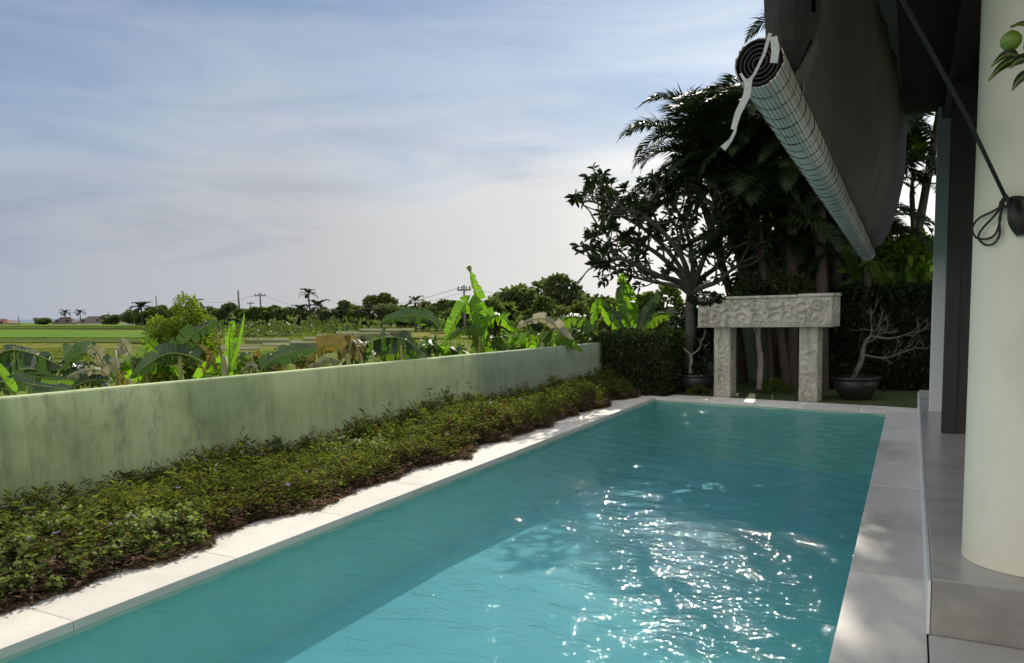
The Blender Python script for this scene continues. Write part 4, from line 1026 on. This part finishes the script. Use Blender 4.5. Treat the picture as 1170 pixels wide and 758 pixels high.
banana('cut banana stump with pale dried leaf ends poking above the wall', 130, 440, 7.2, [
    ([(128, 432, 0), (118, 416, -.1), (110, 402, -.2), (100, 396, -.3)], .17, 'ban_pale', .2, .2, .6),
    ([(131, 425, 0), (135, 406, .1), (141, 394, .2), (149, 408, .3)], .17, 'ban_pale', -.2, .3, .6),
    ([(128, 436, 0), (108, 408, .2), (92, 404, .3), (68, 424, .4)], .27, 'ban_dark', .4, .5, .4),
    ([(128, 436, 0), (114, 424, -.3), (98, 424, -.4), (76, 432, -.5)], .14, 'ban_pale', .4, .3, .8),
    ([(128, 438, 0), (112, 434, -.3), (96, 437, -.4), (78, 445, -.5)], .20, 'ban_dark', .4, .3, .4),
    ([(130, 432, 0), (138, 428, -.1), (146, 436, -.1), (152, 446, -.1)], .12, 'ban_dry', .3, .3, .6)], (131, 400, .045))
banana('banana plant with a big drooping blue green leaf over the wall', 195, 432, 7.8, [
    ([(232, 414, 0), (214, 406, 0), (186, 406, -.1), (148, 432, -.2)], .36, 'ban_dark', .25, .55, .35),
    ([(190, 406, .2), (206, 396, .1), (226, 378, 0), (249, 367, -.1)], .26, 'ban_dark', -.35, .35, .3),
    ([(186, 408, .3), (176, 398, .2), (168, 390, .1), (160, 386, .1)], .20, 'ban', .3, .4, .1),
    ([(216, 398, .1), (222, 408, .1), (226, 414, .1), (230, 420, .1)], .10, 'ban_dry', .3, .3, .5)], None)
banana('banana plant with upright yellow green stems and an unopened spear leaf', 252, 430, 8.0, [
    ([(262, 424, 0), (266, 406, 0), (272, 386, 0), (279, 358, 0)], .09, 'ban_bright', 1.0, .9, .05),
    ([(256, 424, 0), (252, 408, 0), (249, 394, .1), (247, 373, .1)], .07, 'ban_dry', .8, .6, .2),
    ([(248, 424, 0), (240, 408, .1), (236, 400, .1), (226, 393, .1)], .10, 'ban_dry', .3, .4, .6),
    ([(250, 428, 0), (243, 414, -.1), (238, 416, -.1), (232, 428, -.1)], .12, 'ban_dry', .3, .4, .7),
    ([(262, 424, .1), (262, 396, .2), (263, 380, .2), (266, 366, .2)], .16, 'ban_bright', .4, .4, .4),
    ([(258, 424, .1), (270, 412, .1), (282, 404, .2), (290, 414, .2)], .12, 'ban', .4, .4, .5)], (256, 408, .09))
banana('low banana sucker with one dark lens shaped leaf beyond the wall', 300, 432, 8.6, [
    ([(294, 428, 0), (310, 412, 0), (335, 402, 0), (362, 398, .1)], .26, 'ban_dark', .1, .25, .05),
    ([(296, 426, 0), (288, 418, .1), (282, 420, .1), (274, 426, .1)], .12, 'ban_pale', .2, .4, .5)], None)
banana('banana plant with withered yellow brown leaves folded over the wall', 395, 424, 9.4, [
    ([(398, 414, 0), (382, 396, 0), (366, 398, -.1), (352, 412, -.2)], .34, 'ban_dry', .3, .5, .3),
    ([(398, 414, 0), (386, 392, .2), (372, 392, .2), (356, 396, .2)], .24, 'ban_dry', -.2, .5, .4),
    ([(398, 414, 0), (402, 392, .1), (408, 396, .1), (414, 416, 0)], .34, 'ban_dry', .2, .6, .5),
    ([(398, 414, 0), (392, 388, .3), (402, 384, .3), (420, 400, .3)], .26, 'ban_dry', .3, .5, .4),
    ([(396, 416, 0), (376, 412, -.2), (366, 414, -.2), (352, 420, -.2)], .13, 'ban_pale', .3, .3, .5)], (398, 404, .08))
banana('banana plant with a striped dark leaf and torn white ribbed tip', 455, 420, 9.8, [
    ([(420, 392, 0), (438, 386, 0), (462, 388, 0), (488, 408, -.1)], .38, 'ban_dark', .2, .45, .75),
    ([(505, 378, .3), (488, 363, .3), (462, 361, .2), (437, 367, .1)], .28, 'ban_dark', .35, .4, .15),
    ([(505, 378, .3), (500, 366, .4), (492, 364, .4), (478, 372, .4)], .24, 'ban', .35, .4, .4),
    ([(430, 414, 0), (448, 402, .1), (462, 398, .1), (480, 398, .1)], .30, 'ban', .4, .5, .6),
    ([(430, 414, 0), (424, 402, .2), (424, 394, .2), (428, 384, .2)], .2, 'ban', .4, .5, .6)], None)
banana('tall bright banana plant with a curled brown tip standing against the sky', 545, 412, 12.2, [
    ([(545, 404, 0), (549, 365, 0), (543, 335, 0), (536, 308, 0)], .34, 'ban_bright', .75, .5, .25),
    ([(545, 404, 0), (541, 370, -.1), (532, 348, -.2), (506, 396, -.4)], .46, 'ban_bright', .35, .6, .35),
    ([(546, 404, 0), (556, 368, .1), (572, 362, .2), (588, 378, .2)], .42, 'ban_bright', -.2, .5, .35),
    ([(546, 404, 0), (540, 384, -.4), (530, 378, -.5), (512, 388, -.6)], .34, 'ban', .4, .5, .5),
    ([(548, 404, 0), (560, 388, -.2), (574, 386, -.2), (584, 398, -.2)], .34, 'ban', .3, .5, .5),
    ([(537, 312, 0), (536, 308, 0), (535, 304, 0), (538, 309, 0)], .10, 'ban_dry', .3, .3, .5)], (547, 372, .10))
banana('banana plant with an arching silvery leaf between the bright banana and hedge', 612, 408, 12.6, [
    ([(655, 400, 0), (640, 378, 0), (618, 364, 0), (590, 374, 0)], .36, 'ban_pale', .5, .5, .3),
    ([(610, 402, 0), (640, 366, .2), (668, 364, .2), (684, 384, .2)], .34, 'ban', .5, .5, .4),
    ([(625, 402, 0), (640, 386, -.1), (655, 390, -.1), (666, 402, -.1)], .3, 'ban_bright', .3, .5, .5),
    ([(625, 402, 0), (614, 384, .2), (602, 384, .2), (590, 396, .2)], .34, 'ban', .3, .5, .5)], (620, 392, .10))
banana('clump of upright paddle leaves rising behind the clipped hedge', 722, 384, 14.6, [
    ([(722, 384, 0), (719, 362, 0), (714, 338, 0), (711, 312, 0)], .50, 'ban_bright', .15, .3, .15),
    ([(724, 384, 0), (716, 350, .2), (711, 326, .2), (713, 314, .2)], .30, 'ban_dark', -.5, .5, .1),
    ([(726, 384, 0), (736, 364, -.1), (744, 348, -.1), (754, 334, -.1)], .30, 'ban_dark', .2, .4, .1),
    ([(716, 384, 0), (704, 366, -.1), (698, 356, -.1), (688, 346, -.2)], .28, 'ban_dark', .3, .4, .1),
    ([(712, 384, .3), (698, 364, .3), (684, 348, .3), (676, 372, .2)], .40, 'ban_bright', .2, .4, .3),
    ([(726, 384, .4), (742, 366, .4), (756, 360, .4), (770, 362, .4)], .3, 'ban', .3, .4, .2)], (722, 372, .10))
bb = empty('bright_shrub', (PY(1040, 455, 15.0).x, 15.05, 0)); tag(bb, 'bright green shrub leaning out of the dark hedge below the heliconia', 'shrub')
scatter_blob(420, (0, 0, 2.3), (.75, .35, .40), .17, G['bright'], 'foliage', bb, seed=44, clump=16, asp=.5)
mb = MB(); mb.tube([(0, 0, 0), (.04, 0, 1), (0, 0, 2.0)], [.03, .025, .015], 6); mb.build('stem', G['bark_dark'], bb)
hel = (('lush heliconia with backlit bright leaves near the slim white post', 1040, 0), ('heliconia with broad dark and bright leaves under the lower end of the blind', 1002, 7), ('tallest heliconia, its leaf tips just right of the canvas sheet', 1022, 13))
for lb, xh, sd in hel:
    g4 = random.Random(sd); lv = []
    for k in range(9):
        a = -1.0+2.0*(k+.5)/9+g4.uniform(-.15, .15); L = g4.uniform(44, 84); x2 = xh+math.sin(a)*L*.75; y2 = 352-math.cos(a)*L
        lv.append(([(xh, 372, 0), (xh+math.sin(a)*L*.3, 352-math.cos(a)*L*.45, g4.uniform(-.2, .2)), (x2, y2, g4.uniform(-.4, .3)), (x2+math.sin(a)*L*.38, y2+g4.uniform(-6, 16), g4.uniform(-.6, .4))], g4.uniform(.20, .34), g4.choice(('ban_bright', 'ban_bright', 'ban', 'ban_dark', 'ban')), g4.uniform(-.6, .6), g4.uniform(.25, .5), g4.uniform(0, .25)))
    banana(lb, xh, 400, 13.4+.12*(sd % 4), lv, None, cat='heliconia', name='heliconia')

# ================================================================ TREES OF THE FIELDS
def crown_arrays(rad, n, size, seed, clump=14, asp=.5, gaps=True):
    g = np.random.default_rng(seed)
    cc = g.normal(size=(clump, 3)); cc /= np.linalg.norm(cc, axis=1, keepdims=True); cc *= g.uniform(.25, .85, (clump, 1))
    cr = g.uniform(.20, .46, clump); k = g.choice(clump, n, p=cr**2/np.sum(cr**2))
    u = g.normal(size=(n, 3)); u /= np.linalg.norm(u, axis=1, keepdims=True)
    pos = cc[k]+u*(g.uniform(.25, 1, (n, 1))**.55)*cr[k][:, None]
    L = size*g.uniform(.6, 1.4, n)
    V_, F = leaf_arrays(pos*np.array(rad), u+rand_dirs(n, .2, g)*.8, rand_dirs(n, .7, g), L, L*asp, .25)
    return V_, F, cc
def tree_at(name, label, cat, px, ytop, ybase, d, wpx, m, seed, n=2600, size=.34, trunk=.16, clump=14, lowest=.25, group=None, zb=None):
    "tree standing on the field at forward distance d; crown wpx wide, its top at photo row ytop"
    t = P(px, ytop, d); b = Vector((t.x, t.y, -1.0 if zb is None else zb)); H = t.z-b.z; rx = wpx*d/F_/2
    root = empty(name, b); tag(root, label, cat, group)
    rz = H*(1-lowest)/2; zc = H-rz
    V_, F, cc = crown_arrays((rx, rx*.9, rz), n, size, seed, clump)
    V_ = V_+np.array([0, 0, zc]); link('crown', np_mesh('crown', V_, F, m), root)
    rg_ = random.Random(seed); mb = MB(); fork = Vector((0, 0, zc-rz*.45))
    mb.tube(smooth_path([Vector((0, 0, -.1)), Vector((rg_.gauss(0, .08), 0, fork.z*.5)), fork], 4), taper(9, trunk, trunk*.65), 7)
    for c in cc[:8]:
        e = Vector((c[0]*rx, c[1]*rx*.9, zc+c[2]*rz)); mb.tube([fork, fork.lerp(e, .5)+Vector((0, 0, rz*.1)), e], [trunk*.5, trunk*.3, trunk*.1], 5)
    mb.build('trunk', G['bark_dark'], root)
    return root
FD, FT, FO = G['field_dark'], G['field_tree'], G['field_tree2']
# right of the field: larger trees nearer the garden
big = [(582, 324, 62, 46, FD, 'wide dark flat topped tree right of the tall bright banana plant'),
       (640, 318, 70, 52, FD, 'tall dark domed tree, highest crown beyond the wall left of the plumeria'),
       (566, 342, 50, 34, FT, 'green bushy tree just right of the tall bright banana plant tip'),
       (612, 346, 52, 30, FT, 'mid green tree in front of the dark domed trees'),
       (655, 342, 56, 28, FO, 'yellow green tree left of the paddle leaved clump'),
       (690, 334, 44, 40, FO, 'thin wispy tree between the dark domed tree and the plumeria'),
       (745, 330, 60, 24, FT, 'sunlit green tree behind the hedge left of the plumeria trunk'),
       (700, 352, 50, 22, FO, 'low yellow green tree close behind the paddle leaved clump')]
for i, (x, y, wp, d, m, lb) in enumerate(big):
    tree_at('broadleaf_tree', lb, 'tree', x, y, 0, d, wp, m, 100+i, 5200 if d > 33 else 3800, .40 if d > 33 else .24, .22, 22 if d > 33 else 16, .08)
low = [(592, 366, 60, 20, FT, 'low leafy bush behind the wall beside the bright banana plant'),
       (640, 362, 62, 19, FO, 'pale leafy bush behind the arching silvery banana leaf'),
       (676, 366, 46, 18.5, FT, 'leafy bush behind the wall just left of the clipped hedge'),
       (520, 382, 40, 18, FO, 'small pale bush at the left foot of the tall bright banana plant'),
       (470, 384, 50, 22, FT, 'small bush behind the striped dark banana leaf')]
for i, (x, y, wp, d, m, lb) in enumerate(low):
    tree_at('bush', lb, 'bush', x, y, 0, d, wp, m, 140+i, 2600, .17, .05, 14, .0)
tree_at('feathery_bush', 'big feathery yellow green bush standing alone in the field left of centre', 'bush', 203, 346, 0, 25, 78, G['feather'], 160, 20000, .10, .07, 34, .0)
tree_at('feathery_bush', 'low yellow green bush to the right of the spear leaved banana plant', 'bush', 292, 392, 0, 16, 74, G['feather'], 161, 9000, .08, .05, 26, .0)
tree_at('feathery_bush', 'small pale green bush between the two cut banana plants', 'bush', 186, 384, 0, 16, 52, G['feather'], 162, 5000, .08, .05, 18, .0)
# the distant tree line
line = [(150, 356, 24, 190, FD, 'dark tree beside the grey house at the left end of the tree line'),
        (180, 348, 34, 150, FO, 'bushy tree behind the feathery bush, left of the fan palm'),
        (212, 350, 32, 140, FT, 'green tree rising just right of the feathery bush top'),
        (238, 352, 30, 135, FD, 'dark rounded tree under the short utility pole'),
        (258, 350, 28, 130, FD, 'dark rounded tree left of the bare tall pole'),
        (274, 353, 24, 128, FD, 'dark tree at the foot of the bare tall pole'),
        (290, 352, 22, 122, FT, 'small tree with a visible trunk under the crossarm pole'),
        (307, 351, 24, 122, FT, 'small round tree just right of the crossarm pole'),
        (324, 352, 22, 121, FD, 'small tree with thin trunk, third right of the crossarm pole'),
        (340, 352, 22, 124, FD, 'small dark tree just left of the tall coconut palm'),
        (376, 353, 26, 128, FD, 'bushy tree right of the tall coconut palm'),
        (394, 347, 26, 130, FT, 'pointed green tree between the coconut palm and the feathery tall tree'),
        (414, 352, 28, 120, FO, 'broad low tree left of the feathery tall tree'),
        (434, 333, 30, 118, FO, 'feathery tall tree highest in the middle of the tree line'),
        (446, 350, 36, 112, FD, 'dark broad tree at the foot of the feathery tall tree'),
        (497, 346, 22, 92, FD, 'small dark tree right of the ragged two leaved palm'),
        (515, 342, 30, 88, FT, 'loose green tree just left of the tall bright banana plant'),
        (482, 356, 34, 92, FT, 'low green tree above the dark horizontal banana leaf')]
for i, (x, y, wp, d, m, lb) in enumerate(line):
    tree_at('field_tree', lb, 'tree', x, y-1.0, 0, d, wp*1.25, m, 200+i, 4200, .46 if d > 100 else .34, .20, 15, .30)
# low scrub along the foot of the tree line: one mass
pos = []
for i in range(5200):
    x = rng.uniform(165, 560); d = rng.uniform(78, 150); p = P(x, 380, d); u = rng.random()
    if noise.noise(Vector((p.x*.07, p.y*.07, 3))) < -.08: continue
    pos.append((p.x, p.y, -1+u**2*(1.7+1.3*noise.noise(Vector((p.x*.15, p.y*.15, 9))))))
n = len(pos); L = rng.uniform(.4, .9, n); V_, F = leaf_arrays(np.array(pos), rand_dirs(n, .6), rand_dirs(n, .6), L, L*.55, .2)
o = link('scrub', np_mesh('scrub', V_, F, FT)); tag(o, 'low green scrub along the foot of the distant tree line', 'scrub', kind='stuff')
# rank grass and weeds on the near field: one mass
def tufts(n, dlo, dhi, size, m, nm, lb, thr):
    pos = []; dr = []
    for i in range(n):
        x = rng.uniform(-60, 640); d = rng.uniform(dlo, dhi); p = P(x, 390, d)
        if p.x > wx(p.y)-.9: continue
        q = noise.noise(Vector((p.x*.10, p.y*.10, 31)))+.4*noise.noise(Vector((p.x*.5, p.y*.5, 33)))
        if q < thr: continue
        for k in range(7): pos.append((p.x+rng.normal(0, size*.6), p.y+rng.normal(0, size*.6), -1.02+rng.uniform(0, size*.7)*(1+max(0, q)))); dr.append((rng.normal(0, .6), rng.normal(0, .6), 1))
    n = len(pos); L = size*rng.uniform(.6, 1.4, n); V_, F = leaf_arrays(np.array(pos), np.array(dr), rand_dirs(n), L, L*.22, .25)
    o = link(nm, np_mesh(nm, V_, F, m)); tag(o, lb, 'grass', kind='stuff')
tufts(3600, 10, 30, .17, G['grass_dry'], 'rank_grass', 'tall yellow green weeds growing on the near field beyond the wall', -.05)
tufts(4200, 28, 95, .28, G['grass_dry'], 'field_grass', 'yellow green rough grass of the middle field', .16)

# coconut and fan palms far off
FF = [frond_mesh('frond', 2.6, e, c, 22, .75, .16, G['palm'], 60+i, .5) for i, (e, c) in enumerate(((1.1, 1.9), (.6, 1.9), (.1, 1.4)))]
def far_palm(label, x, ytop, d, fs, n, lean=0, tr=.14):
    t = P(x, ytop, d); b = Vector((t.x+lean, t.y, -1)); root = empty('coconut_palm', b); tag(root, label, 'palm')
    mb = MB(); h = t.z+1-1.0*fs; mb.tube(smooth_path([(0, 0, 0), (-lean*.3, 0, h*.55), (-lean, 0, h)], 5), taper(11, tr*1.3, tr*.8), 7); mb.build('trunk', G['bark_dark'], root)
    g = random.Random(int(x))
    for k in range(n):
        o = link('frond', FF[min(2, k*3//n)], root, (-lean, 0, h)); o.rotation_euler.z = k*2.4+g.uniform(-.2, .2); s = fs*g.uniform(.85, 1.1); o.scale = (s, s, s)
far_palm('tall coconut palm standing above the middle of the tree line', 352, 331, 120, .75, 13, .2)
far_palm('short wide palm just left of the tall coconut palm', 343, 349, 112, .85, 11)
far_palm('short palm just right of the tall coconut palm', 363, 344, 114, 1.0, 12)
far_palm('palm above the feathery field bush near the left of the tree line', 222, 342, 100, .80, 12)
far_palm('spiky dark palm beside the grey house left of the feathery bush', 161, 346, 150, 1.2, 12)
far_palm('left one of the twin palms standing above the far house roofs', 74, 354.5, 320, 1.3, 11, 0, .2)
far_palm('right one of the twin palms standing above the far house roofs', 91, 354.5, 320, 1.3, 11, 0, .2)
far_palm('ragged palm with two long bare fronds left of the bright banana plant', 474, 338, 86, .85, 6)
far_palm('low feathery palm right of the short wide palm by the paddy steps', 420, 352, 108, .8, 10)

# utility poles and wires
def pole_(label, x, ytop, d, arm, r=.15):
    t = P(x, ytop, d); root = empty('utility_pole', (t.x, t.y, -1)); tag(root, label, 'pole')
    h = t.z+1; mb = MB(); mb.tube([(0, 0, 0), (0, 0, h)], [r*1.3, r*.8], 8); mb.build('shaft', G['pole'], root)
    if arm:
        mb = MB(); mb.box(-arm, -.08, h-.55, arm, .08, h-.38, 0, .02); mb.build('crossarm', G['pole'], root)
        for s in (-.9, -.35, .35, .9):
            mb = MB(); mb.lathe([(.0, h-.38), (.07, h-.37), (.05, h-.25), (.09, h-.2), (.04, h-.10), (0, h-.09)], s*arm, 0, 8); mb.build('insulator', G['pole'], root)
    return Vector((t.x, t.y, t.z-.1))
q1 = pole_('bare tall utility pole above the dark trees in the tree line', 272, 332, 150, 0, .2)
q2 = pole_('utility pole with a crossarm left of the tall coconut palm', 297, 335, 128, 1.3)
q3 = pole_('short utility pole with a crossarm above the feathery field bush', 207, 340, 150, 1.3)
q4 = pole_('utility pole with a crossarm right behind the tall bright banana tip', 530, 326, 74, .75, .11)
q5 = pole_('thin distant pole above the bushes left of the feathery bush', 178, 338, 180, 0, .14)
q6 = pole_('small distant pole with a crossarm beside the bare tall pole', 286, 345, 190, 1.2, .14)
q7 = pole_('thin faint pole at the sea end of the far field', 21, 361, 330, 0, .2)
q8 = pole_('thin faint pole right of the far dark house roofs', 124, 357, 300, 0, .18)
def wire(a, b, sag, label, r=.022):
    pts = []
    for i in range(25):
        t = i/24; p = a.lerp(b, t); p.z -= sag*4*t*(1-t); pts.append(p)
    mb = MB(); mb.tube(pts, r, 5); tag(mb.build('wire', G['pole']), label, 'wire')
wire(q2, q4, 2.6, 'long sagging power line between the two crossarm poles')
wire(q4, P(690, 340, 60), .6, 'power line running right from the pole behind the banana tip', .014)
wire(q3, q2, 1.2, 'power line between the two poles left of the coconut palm')
wire(q4+Vector((.4, 0, -.5)), P(400, 345, 120), 1.0, 'lower slack power line left of the pole behind the banana tip', .014)

# houses far across the paddies
def house(label, x0, x1, yeave, yridge, d, m, hip=True, wall_m='house'):
    a = P(x0, yeave, d); b = P(x1, yeave, d); c = (a+b)/2; W_ = (b-a).length; ze = a.z; zr = P((x0+x1)/2, yridge, d).z
    root = empty('house', (c.x, c.y, -1), math.atan2((b-a).y, (b-a).x)); tag(root, label, 'house'); D_ = W_*.7; o = .5
    mb = MB(); mb.box(-W_/2+o, -D_/2+o, 0, W_/2-o, D_/2-o, ze+1); wl = mb.build('wall', G[wall_m], root)
    mb = MB(); k = W_*.28 if hip else .2
    mb.v += [(-W_/2, -D_/2, ze+.9), (W_/2, -D_/2, ze+.9), (W_/2, D_/2, ze+.9), (-W_/2, D_/2, ze+.9), (-W_/2+k, 0, zr+1), (W_/2-k, 0, zr+1)]
    for f in ((0, 1, 5, 4), (1, 2, 5), (2, 3, 4, 5), (3, 0, 4), (3, 2, 1, 0)): mb.face(f)
    mb.build('roof', G[m], root)
    for s in (-.25, .22):
        mb = MB(); mb.box(s*W_-.6, -D_/2+o-.06, 1.0, s*W_+.6, -D_/2+o-.002, 2.2); mb.build('window', G['wood'], root)
house('low brown roofed house at the left edge beside the sea', -14, 16, 370, 364.5, 300, 'roof_red')
house('dark hip roofed house under the twin palms', 63, 88, 369.5, 362.5, 320, 'roof_tile')
house('wide grey roofed house right of the twin palms', 92, 128, 368.5, 361.5, 310, 'roof_tile')
house('tall grey house half hidden by the palm left of the tree line', 139, 163, 360.5, 354.5, 230, 'roof_tile')

# ================================================================ LIME TREE at the right, in front of the column
lt = empty('lime_tree', (1.62, 1.95, 0)); tag(lt, 'sprig of a green fruited lime tree in front of the column at the right edge', 'tree')
dl = 1.75
def L_(x, y, dd=0): return P(x, y, dl+dd)-lt.location
mb = MB(); j = L_(1250, 80, .15)
mb.tube(smooth_path([(0, 0, 0), (-.02, .03, .8), (.02, -.02, 1.5), j], 6), taper(19, .035, .012), 8)
mb.tube(smooth_path([j, L_(1210, 62, .05), L_(1180, 66, 0), L_(1164, 64, 0)], 5), taper(16, .008, .0028), 6)
mb.tube([L_(1164, 64), L_(1160, 58), L_(1157, 56)], .002, 5); mb.tube(smooth_path([L_(1190, 64), L_(1182, 52), L_(1176, 44), L_(1172, 40)], 4), .0022, 5)
mb.tube(smooth_path([L_(1190, 64), L_(1182, 72), L_(1176, 82)], 4), .0022, 5)
mb.build('branch', G['bark_dark'], lt)
G['lime'] = mat_noise('lime_skin', (.10, .17, .014), (.17, .25, .025), 40, .35, .35, 500, bdist=.002)
for x, y, r in ((1155, 47, .0225), (1182, 52, .022)):
    mb = MB(); c = L_(x, y); mb.lathe([(.0005, -r*1.04), (r*.25, -r*.98), (r*.62, -r*.78), (r*.92, -r*.36), (r, 0), (r*.92, r*.38), (r*.64, r*.76), (r*.28, r*.98), (.0005, r*1.12)], 0, 0, 24)
    o = mb.build('lime', G['lime'], lt, c)
G['lime_leaf'] = mat_banana('lime_leaf', (.018, .035, .012), (.035, .06, .018), (1.6, 1.9, .6), .25, .35, .02)
G['lime_leaf_young'] = mat_banana('young_lime_leaf', (.10, .12, .02), (.16, .18, .03), (1.6, 1.9, .6), .4, .4, .02)
for i, (pl, wd, m, roll) in enumerate((([(1163, 64, 0), (1154, 62, -.01), (1145, 65, -.02), (1133, 76, -.02)], .022, 'lime_leaf', .3),
        ([(1166, 66, 0), (1154, 70, .01), (1142, 78, .01), (1130, 92, .01)], .022, 'lime_leaf', -.3),
        ([(1176, 80, 0), (1170, 86, 0), (1163, 93, 0), (1157, 103, 0)], .022, 'lime_leaf', .2),
        ([(1178, 66, 0), (1170, 67, -.02), (1162, 70, -.03), (1154, 78, -.03)], .024, 'lime_leaf', .1),
        ([(1182, 30, 0), (1172, 28, 0), (1164, 28, 0), (1155, 31, 0)], .018, 'lime_leaf_young', .8),
        ([(1190, 60, 0), (1196, 40, 0), (1204, 30, 0), (1214, 20, 0)], .028, 'lime_leaf', .3),
        ([(1200, 64, 0), (1206, 84, 0), (1212, 96, 0), (1224, 108, 0)], .028, 'lime_leaf', .3))):
    ban_leaf(lt, [L_(*q) for q in pl], wd, G[m], roll, .25, .0, 300+i, .06, 'leaf', .8)
pos = []; dr = []
g3 = random.Random(4)
for k in range(160):
    p = Vector((0, 0, 1.6))+Vector((g3.gauss(.15, .25), g3.gauss(-.05, .25), g3.gauss(.25, .22)))
    pos.append(p); dr.append((g3.gauss(0, 1), g3.gauss(0, 1), g3.gauss(0, .5)))
def pxx(p):
    v = M3.transposed() @ (Vector(p)+lt.location-CAM); return CX+F_*v.x/v.z if v.z > .1 else 9999
kp = [i for i, p in enumerate(pos) if pxx(p) > 1235]
pos = [pos[i] for i in kp]; dr = [dr[i] for i in kp]
if pos:
    n = len(pos); V_, F = leaf_arrays(np.array([tuple(p) for p in pos]), np.array(dr), rand_dirs(n, 1), np.full(n, .08), np.full(n, .035), .2); link('crown', np_mesh('crown', V_, F, G['shrub_dark']), lt)
# dark understorey trees that close the gaps between the palm trunks
for i, (x, y, wp, d, lb) in enumerate(((905, 212, 90, 16.8, 'dark leafy tree filling the middle of the palm clump behind the gate'), (975, 225, 90, 16.4, 'dark leafy tree behind the lower end of the pale blind'), (862, 255, 44, 17.4, 'dark tree between the plumeria crown and the palm trunks'), (1045, 255, 64, 17.0, 'dark tree rising over the dark hedge beside the slim white post'))):
    tree_at('dark_tree', lb, 'tree', x, y, 0, d, wp, G['shrub_dark'], 400+i, 3400, .18, .09, 22, .12, zb=0)
more = [(168, 352, 30, 160, FT, 'pale tree behind the grey house gable'), (196, 353, 34, 170, FD, 'dark tree behind the feathery bush, under the short pole'),
        (226, 354, 34, 155, FO, 'olive tree behind the palm near the left of the tree line'), (248, 355, 34, 150, FT, 'green tree filling the gap left of the bare tall pole'),
        (268, 356, 36, 160, FO, 'olive tree behind the bare tall pole'), (300, 355, 36, 155, FO, 'olive tree behind the crossarm pole'),
        (318, 356, 34, 150, FT, 'green tree behind the small round tree by the crossarm pole'), (334, 356, 34, 150, FO, 'olive tree behind the short wide palm'),
        (366, 356, 34, 150, FO, 'olive tree behind the tall coconut palm trunk'), (386, 355, 34, 150, FT, 'green tree behind the pointed green tree'),
        (405, 354, 36, 140, FD, 'dark tree left of the broad low tree'), (426, 352, 36, 140, FT, 'green tree behind the feathery tall tree'),
        (462, 350, 40, 125, FT, 'green tree behind the ragged two leaved palm'), (480, 350, 34, 118, FO, 'olive tree right of the ragged palm trunk'),
        (508, 349, 40, 112, FD, 'dark tree behind the crossarm pole by the banana tip'), (534, 348, 44, 80, FT, 'green tree directly behind the tall bright banana plant'),
        (128, 361, 22, 240, FD, 'small dark tree between the far roofs and the tall grey house'), (47, 366, 16, 330, FD, 'small dark bush between the far brown house and the twin palms')]
for i, (x, y, wp, d, m, lb) in enumerate(more):
    tree_at('field_tree', lb, 'tree', x, y-2.5, 0, d, wp*1.45, m, 300+i, 4000, .50 if d > 100 else .34, .2, 15, .12)
# more low banana growth along the outside of the wall
def rand_banana(label, x, ytip, d, n, seed, mats_):
    g = random.Random(seed); lv = []; sc_ = 9.0/d
    yb = 440-(x/560)*40
    for i in range(n):
        a = -1.25+2.5*(i+.5)/n+g.uniform(-.2, .2); L = g.uniform(48, 74)*sc_; up = max(.25, math.cos(a))*g.uniform(.85, 1.1)
        x1 = x+math.sin(a)*L*.45; y1 = ytip+(1-up)*24*sc_+8; x2 = x+math.sin(a)*L*.85; y2 = y1-2+abs(math.sin(a))*8; x3 = x+math.sin(a)*L*1.15; y3 = y2+(4+abs(math.sin(a))*18)*sc_
        lv.append(([(x, yb, 0), (x1, y1, g.uniform(-.3, .3)), (x2, y2, g.uniform(-.4, .4)), (x3, y3, g.uniform(-.5, .5))], g.uniform(.24, .36), g.choice(mats_), g.uniform(-.5, .6), g.uniform(.3, .6), g.uniform(.2, .8)))
    banana(label, x, yb, d, lv, None)
for i, a in enumerate((('low dark banana plant between the leftmost plant and the cut stump', 66, 404, 8.6, 6, ['ban', 'ban_dark', 'ban_dark']),
        ('leafy banana plant behind the big drooping blue green leaf', 168, 402, 10.0, 5, ['ban', 'ban_bright', 'ban_dark']),
        ('leafy banana plant behind the dark lens shaped leaf', 326, 394, 10.6, 6, ['ban', 'ban_dark', 'ban_dry']),
        ('leafy banana plant between the withered plant and the striped leaf', 428, 388, 11.5, 6, ['ban', 'ban', 'ban_dark']),
        ('green banana plant left of the foot of the tall bright banana', 498, 384, 13.0, 6, ['ban', 'ban_bright', 'ban_dark']),
        ('bright leafy banana plant right of the foot of the tall bright banana', 580, 376, 14.0, 6, ['ban', 'ban_bright']),
        ('dense banana plant against the wall left of the clipped hedge', 650, 368, 14.6, 7, ['ban', 'ban_bright', 'ban_dark']),
        ('small yellowing banana plant right of the upright spear leaf', 285, 404, 9.0, 5, ['ban_dry', 'ban', 'ban_bright']))):
    rand_banana(*a[:5], 500+i, a[5])

tree_at('added_shade_tree', 'very tall unseen tree added above the blind, its dark crown shading the deck', 'tree', 876, -165, 0, 18.2, 142, G['shrub_dark'], 450, 5600, .20, .11, 26, .79, zb=0)  # out-of-frame crown added to keep sun off the near right deck
# dark shrub added between plumeria and gate, blocking a sun patch on the pool
ds = empty('added_shrub', (PY(800, 450, 14.7).x, 14.7, 0)); tag(ds, 'dark shrub added behind the small forked bonsai to block sun on the pool', 'shrub')
scatter_blob(1500, (0, 0, .95), (.50, .34, .85), .12, G['shrub_dark'], 'foliage', ds, seed=61, clump=16)
mb = MB(); mb.tube([(0, 0, 0), (.03, 0, .6), (0, 0, 1.2)], [.04, .03, .015], 6); mb.build('stem', G['bark_dark'], ds)
